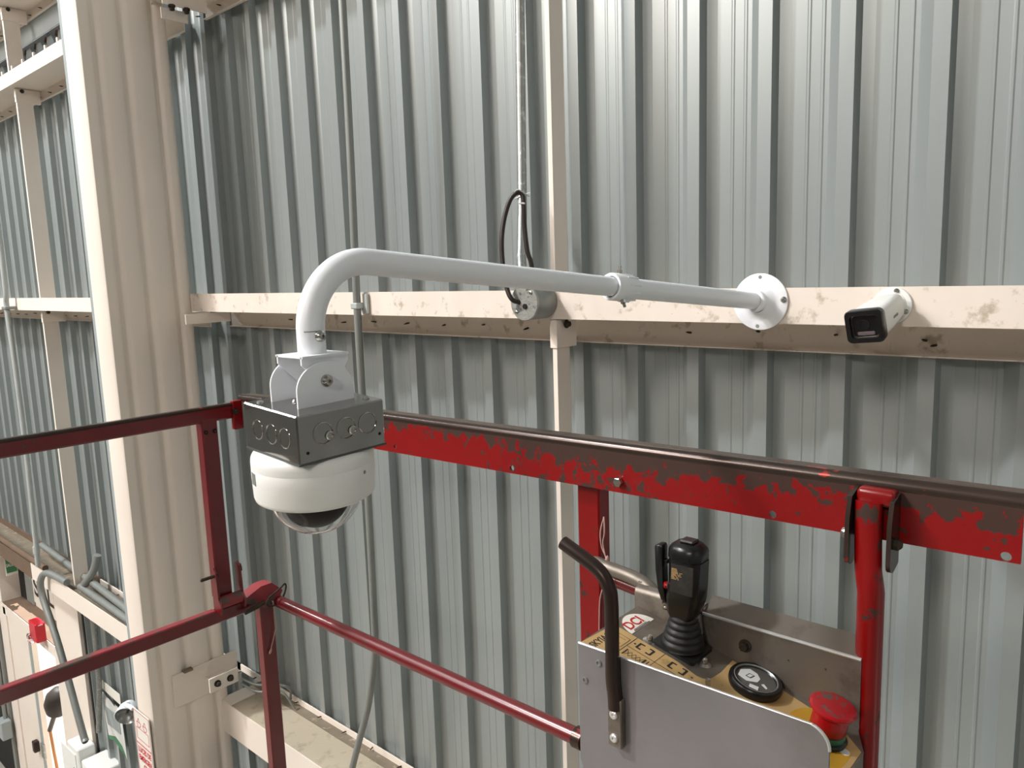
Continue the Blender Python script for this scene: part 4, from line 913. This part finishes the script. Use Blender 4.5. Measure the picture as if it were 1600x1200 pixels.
# hand guard hoops (bent dark tubes)
hp = thing('guard_hoop', (-0.568, 0.83, -0.6), 'bent dark brown tube with flattened foot riveted to the front of the control box', 'handle')
hpts = smooth_path([(-0.5655, 0.8245, -0.605), (-0.5665, 0.8245, -0.585), (-0.5685, 0.8235, -0.56), (-0.5685, 0.8235, -0.50), (-0.5690, 0.8235, -0.450), (-0.5725, 0.8235, -0.430), (-0.5850, 0.8235, -0.412), (-0.610, 0.8235, -0.399), (-0.650, 0.8235, -0.383)], 6)
nH = len(hpts); fl_ = []
for i in range(nH):
    t_ = min(1, max(0, (hpts[i].z+0.600)/0.03)); fl_.append((1, 1) if t_ >= 1 else (1.15-0.15*t_, 0.35+0.65*t_))
bm = NB(); tube(bm, hpts, 0.0098, 20); obj('bent_tube', bm, M['hoop'], hp, angle=60)
bm = NB(); bbox(bm, -0.5770, -0.5540, 0.8215, 0.8325, -0.662, -0.590, bev=0.0015)
bmesh.ops.rotate(bm, cent=(-0.566, 0.83, -0.63), matrix=Matrix.Rotation(math.radians(0), 3, 'Y'), verts=bm.verts); ft = obj('flat_foot', bm, M['alu_dirty'], hp, label='flattened steel foot')
for z in (-0.613, -0.648):
    bm = NB(); lathe(bm, [(0.0066, 0), (0.0062, 0.002), (0.0048, 0.003), (0.0022, 0.003), (0.0020, 0.0012), (0, 0.0012)], (-0.5660, 0.8215, z), (0, -1, 0), n=24, cap1=False); obj('rivet', bm, M['alu_edge'], ft)
hp2 = thing('guard_hoop', (-0.60, 1.05, -0.55), 'grey-brown tube with crushed end behind the joystick', 'handle')
bm = NB(); q_ = smooth_path([(-0.80, 1.098, -0.520), (-0.745, 1.045, -0.508), (-0.68, 1.040, -0.512), (-0.64, 1.036, -0.520), (-0.60, 1.020, -0.535)], 6)
tube(bm, q_, 0.0118, 20, flat=[(1, 1)]*(len(q_)-8)+[(1, 1-0.08*i) for i in range(8)]); obj('bent_tube', bm, M['alu_dirty'], hp2, angle=60)

# ================================================================== EXIT DOOR CORNER (far left, low)
def st_empty(name):
    o = bpy.data.objects.new(name, None); COL.objects.link(o); o['kind'] = 'structure'; ORG[o.name] = V((0, 0, 0)); return o
dr = st_empty('door_1')
boxes('pilaster', [(-6.226, -5.7475, 1.76, 1.9646, ZF, -2.2561)], M['cream'], dr)
boxes('pilaster_edge', [(-5.7475, -5.7255, 1.782, 1.969, ZF, -2.2561)], M['smoke'], dr, label='dark gap at the pilaster edge')
boxes('recess_back', [(-7.645, -6.226, 1.925, 1.9646, -2.717, -2.167)], M['cream'], dr)
boxes('recess_gap', [(-7.623, -7.48, 1.9085, 1.9239, -2.706, -2.2)], M['dark'], dr, label='dark gap')
boxes('recess_sheet', [(-7.48, -7.293, 1.9118, 1.9239, -2.706, -2.2)], M['sheet'], dr, label='grey sheet strip')
boxes('side_wall', [(-9.9, -7.6285, 1.76, 1.9646, -2.75, -2.167)], M['cream'], dr)
boxes('ledge', [(-7.6285, -6.226, 1.7633, 1.9646, -2.7214, -2.7126)], M['brown'], dr, label='dusty brown ledge top')
boxes('lintel', [(-7.6285, -6.226, 1.76, 1.9646, -2.816, -2.7214)], M['cream'], dr)
boxes('left_jamb', [(-7.766, -7.568, 1.76, 1.9646, ZF, -2.75)], M['cream'], dr)
boxes('right_jamb', [(-6.38, -6.226, 1.7644, 1.800, ZF, -2.816)], M['cream'], dr)
lf = boxes('door_leaf', [(-7.568, -7.0125, 1.770, 1.782, ZF, -2.816)], M['cream'], dr, bev=0.0033)
boxes('astragal', [(-7.0312, -7.0015, 1.764, 1.778, ZF, -2.816)], M['grey_blue'], lf)
bm = NB(); bbox(bm, -7.159, -7.105, 1.726, 1.77, -3.916, -3.817, bev=0.0066); obj('latch', bm, M['hoop'], lf)
bm = NB(); bbox(bm, -7.007, -6.943, 1.748, 1.77, -3.916, -3.784, bev=0.0044); obj('strike_box', bm, M['galv'], lf)
boxes('left_panel', [(-9.9, -7.766, 1.804, 1.87, ZF, -2.75)], M['dark'], dr, label='dark opening at the far left')
boxes('left_post', [(-7.843, -7.7825, 1.738, 1.804, ZF, -2.75)], M['conduit'], dr)
# daylight outside the open leaf
struct('floor_outside', (lambda b: (bbox(b, -40, 4, 1.9, 14, ZF-0.1, ZF-0.01), b)[1])(NB()), M['concrete'])
bm = NB(); bbox(bm, -40, 4, 14.0, 14.05, ZF, 6)
sk = obj('sky_backdrop', bm, M['sky']); sk['kind'] = 'structure'

t = thing('exit_sign', (-7.304, 1.9195, -2.64), 'white SALIDA sign with black letters in the recess above the exit door', 'sign')
boxes('board', [(-7.304, -6.446, 1.9162, 1.9245, -2.673, -2.3375)], M['sign_white'], t)
text('lettering', 'SALIDA', 0.231, M['ink'], t, (-7.26, 1.9157, -2.596), (1, 0, 0), (0, 0, 1), squash=1.25)
t = thing('exit_sign', (-7.48, 1.815, -2.42), 'small green exit sign high in the far left corner under a white lamp', 'sign')
boxes('board', [(-7.491, -7.48, 1.7842, 1.8722, -2.4475, -2.2825)], M['sign_white'], t)
boxes('green_field', [(-7.4789, -7.4778, 1.7886, 1.8678, -2.4255, -2.2858)], M['sign_green'], t)
text('lettering', 'SALIDA', 0.0374, M['sign_white'], t, (-7.4773, 1.7908, -2.3705), (0, 1, 0), (0, 0, 1), squash=0.6)
boxes('bracket', [(-7.623, -7.491, 1.815, 1.837, -2.332, -2.31)], M['conduit'], t)
t = thing('sign_lamp', (-7.48, 1.76, -2.233), 'white box lamp above the small green exit sign', 'lamp')
bm = NB(); bbox(bm, -7.59, -7.458, 1.65, 1.87, -2.2605, -2.211, bev=0.0066); obj('housing', bm, M['sign_white'], t)
t = thing('fire_strobe', (-6.622, 1.705, -2.673), 'red fire alarm strobe with clear lens above the bright doorway', 'alarm')
bm = NB(); bbox(bm, -6.655, -6.501, 1.6885, 1.76, -2.7225, -2.5685, bev=0.0066); obj('housing', bm, M['fire_red'], t)
bm = NB(); bbox(bm, -6.6825, -6.5945, 1.6665, 1.7325, -2.75, -2.6785, bev=0.0165, seg=3); obj('clear_lens', bm, M['lens'], t)
boxes('small_mark', [(-6.499, -6.498, 1.710, 1.742, -2.585, -2.577)], M['sign_white'], t)
t = thing('electrical_box', (-5.918, 1.705, -3.3), 'plain white wall box at bottom left, fed by the bent grey conduit', 'electrical box')
bm = NB(); bbox(bm, -5.90, -5.698, 1.639, 1.7578, -3.696, -3.2505, bev=0.0088); obj('housing', bm, M['camwhite'], t)
bm = NB(); bbox(bm, -6.0225, -5.742, 1.6324, 1.639, -3.652, -3.3, bev=0.0033); obj('cover', bm, M['camwhite'], t)
for z in (-3.421, -3.542):
    bm = NB(); panhead(bm, (-5.786, 1.6324, z), (0, -1, 0), 0.0088, 0.0033); obj('screw', bm, M['conduit'], t)
t = thing('electrical_box', (-5.588, 1.705, -3.3), 'white wall box with rounded front right of the first, near the papers', 'electrical box')
bm = NB(); bbox(bm, -5.6815, -5.423, 1.65, 1.826, -3.795, -3.322, bev=0.0132, seg=3); obj('housing', bm, M['camwhite'], t)
bm = NB(); bbox(bm, -5.643, -5.4615, 1.6434, 1.65, -3.762, -3.366, bev=0.0033); obj('cover', bm, M['camwhite'], t)
t = thing('junction_box', (-7.799, 1.672, -3.905), 'small grey box left of the exit door at the photo edge', 'electrical box')
bm = NB(); bbox(bm, -7.865, -7.733, 1.65, 1.7325, -4.026, -3.85, bev=0.0066); obj('housing', bm, M['grey_blue'], t)
bm = NB(); tube(bm, [(-7.799, 1.705, -2.772), (-7.799, 1.705, -3.85)], 0.0154, 10); obj('feed_conduit', bm, M['conduit'], t)
t = thing('paper_holder', (-5.28, 1.76, -2.86), 'white sheet with green foot hanging on the wall left of the column', 'paper')
def sheet(name, pts, y, m, bend=0.):
    bm = NB(); prism(bm, pts, lambda u, v_, h: (u, y+h+bend*math.sin((u+5.445)*9), v_), 0, 0.0022); return obj(name, bm, m, t)
sheet('page', [(-5.456, -2.7555), (-5.39, -2.7885), (-5.313, -2.7995), (-5.236, -2.7995), (-5.159, -2.805), (-5.1315, -3.146), (-5.214, -3.08), (-5.313, -3.0525), (-5.423, -3.08)], 1.76, M['paper'], 0.011)
sheet('print_block', [(-5.4175, -2.86), (-5.203, -2.8655), (-5.203, -2.992), (-5.4065, -2.992)], 1.7567, M['grey_blue'], 0.011)
sheet('green_foot', [(-5.423, -3.08), (-5.313, -3.0525), (-5.214, -3.08), (-5.1315, -3.146), (-5.236, -3.1185), (-5.335, -3.091), (-5.412, -3.1075)], 1.7589, M['sign_green'], 0.011)
sheet('holder', [(-5.423, -2.673), (-5.126, -2.673), (-5.126, -2.75), (-5.423, -2.739)], 1.76, M['sign_white'])
sheet('grip_strip', [(-5.368, -2.739), (-5.236, -2.772), (-5.236, -2.794), (-5.368, -2.761)], 1.7578, M['ink'])
t = thing('emergency_lamp', (-3.54, 1.27, -1.95), 'round white emergency lamp head on the left edge of the column', 'lamp')
bm = NB(); lathe(bm, [(0.012, -0.075), (0.028, -0.070), (0.042, -0.045), (0.048, -0.010), (0.050, 0.0), (0.047, 0.002)], (-3.552, 1.235, -1.965), (0.72, -0.62, -0.25), n=36, cap1=False); obj('housing', bm, M['white'], t)
bm = NB(); lathe(bm, [(0.047, 0.0), (0.035, -0.022), (0.015, -0.034), (0, -0.036)], (-3.552, 1.235, -1.965), (0.72, -0.62, -0.25), n=36, cap0=False, cap1=False); obj('reflector', bm, M['galv'], t)
bm = NB(); lathe(bm, [(0.006, -0.033), (0.006, -0.014), (0, -0.010)], (-3.552, 1.235, -1.965), (0.72, -0.62, -0.25), n=12, cap1=False); obj('bulb', bm, M['lens_grey'], t)
bm = NB(); tube(bm, smooth_path([(-3.58, 1.27, -1.93), (-3.54, 1.235, -1.905), (-3.49, 1.236, -1.895), (-3.47, 1.24, -1.90)], 4), 0.010, 10); obj('arm', bm, M['white'], t)
t = thing('wall_sign', (-3.39, 1.25, -2.0), 'cream LUCES DE EMERGENCIA sign with red print on the column at bottom left', 'sign')
boxes('board', [(-3.470, -3.306, 1.2395, 1.2430, -2.33, -1.89)], M['sign_white'], t)
def rl(x0, z0, x1, z1, wd, bm, y=1.2388):
    d = V((x1-x0, z1-z0)); n_ = V((-d.y, d.x)).normalized()*wd/2
    prism(bm, [(x0+n_.x, z0+n_.y), (x1+n_.x, z1+n_.y), (x1-n_.x, z1-n_.y), (x0-n_.x, z0-n_.y)], lambda u, v_, h: (u, y+h, v_), 0, 0.0005)
bm = NB()
for a in ((-3.464, -1.896, -3.312, -1.896), (-3.312, -1.896, -3.312, -2.325), (-3.464, -2.325, -3.464, -1.896), (-3.464, -2.052, -3.312, -2.052), (-3.464, -2.056, -3.312, -2.056)): rl(*a, 0.0022, bm)
for a in ((-3.448, -1.975, -3.328, -1.975), (-3.328, -1.975, -3.328, -2.030), (-3.448, -1.975, -3.448, -2.030), (-3.448, -2.030, -3.328, -2.030)): rl(*a, 0.0028, bm)
for cx in (-3.420, -3.358):
    pr2 = [(cx+0.020*math.cos(a), -1.948-0.022*abs(math.sin(a))*1.0) for a in [math.radians(q) for q in range(0, 181, 20)]]
    for p_, q_2 in zip(pr2, pr2[1:]): rl(*p_, *q_2, 0.003, bm)
    rl(cx-0.022, -1.947, cx+0.022, -1.947, 0.003, bm); rl(cx-0.010, -1.947, cx-0.004, -1.930, 0.003, bm); rl(cx+0.010, -1.947, cx+0.004, -1.930, 0.003, bm); rl(cx-0.005, -1.929, cx+0.005, -1.929, 0.003, bm)
obj('printed_lines', bm, M['sign_red'], t)
for s_, z_ in (('LUCES DE', -2.095), ('EMERGEN', -2.135), ('CIA', -2.175)):
    text('lettering', s_, 0.038, M['sign_red'], t, (-3.388, 1.2388, z_), (1, 0, 0), (0, 0, 1), align='CENTER', squash=0.78)
# broom leaning in the doorway
t = thing('push_broom', (-6.9, 1.95, -3.6), 'dark-headed broom with orange wooden handle leaning in the bright doorway', 'broom')
bm = NB(); lathe(bm, [(0.02, 0), (0.08, 0.04), (0.105, 0.12), (0.095, 0.21), (0.05, 0.27), (0.02, 0.28)], (-7.22, 1.95, -3.72), (0.25, 0.1, 1), n=16); obj('head', bm, M['ink'], t)
bm = NB(); tube(bm, [(-7.24, 1.95, -3.70), (-7.42, 1.94, -3.93)], 0.020, 10); obj('socket', bm, M['smoke'], t)
bm = NB(); tube(bm, [(-7.42, 1.94, -3.93), (-7.25, 1.92, -4.35), (-7.16, 1.91, ZF)], 0.013, 10); obj('handle', bm, M['wood'], t)

# ================================================================== REST OF THE HALL (outside the frame)
struct('ceiling', (lambda b: (bbox(b, -16, 8, -14, 2.2, 7.6, 7.7), b)[1])(NB()), M['grey_blue'])
struct('wall_front', (lambda b: (bbox(b, -16, 8, -14.1, -14, ZF, 7.6), b)[1])(NB()), M['sheet'])
struct('wall_right', (lambda b: (bbox(b, 8, 8.1, -14, 2.2, ZF, 7.6), b)[1])(NB()), M['sheet'])
struct('wall_left', (lambda b: (bbox(b, -16.1, -16, -14, 2.2, ZF, 7.6), b)[1])(NB()), M['sheet'])
bm = NB(); bbox(bm, -16, 8, 1.84, 1.9, 4.2, 7.6); bbox(bm, -16, -3.2, 1.97, 2.0, 1.2, 4.2); struct('wall_upper', bm, M['sheet'])
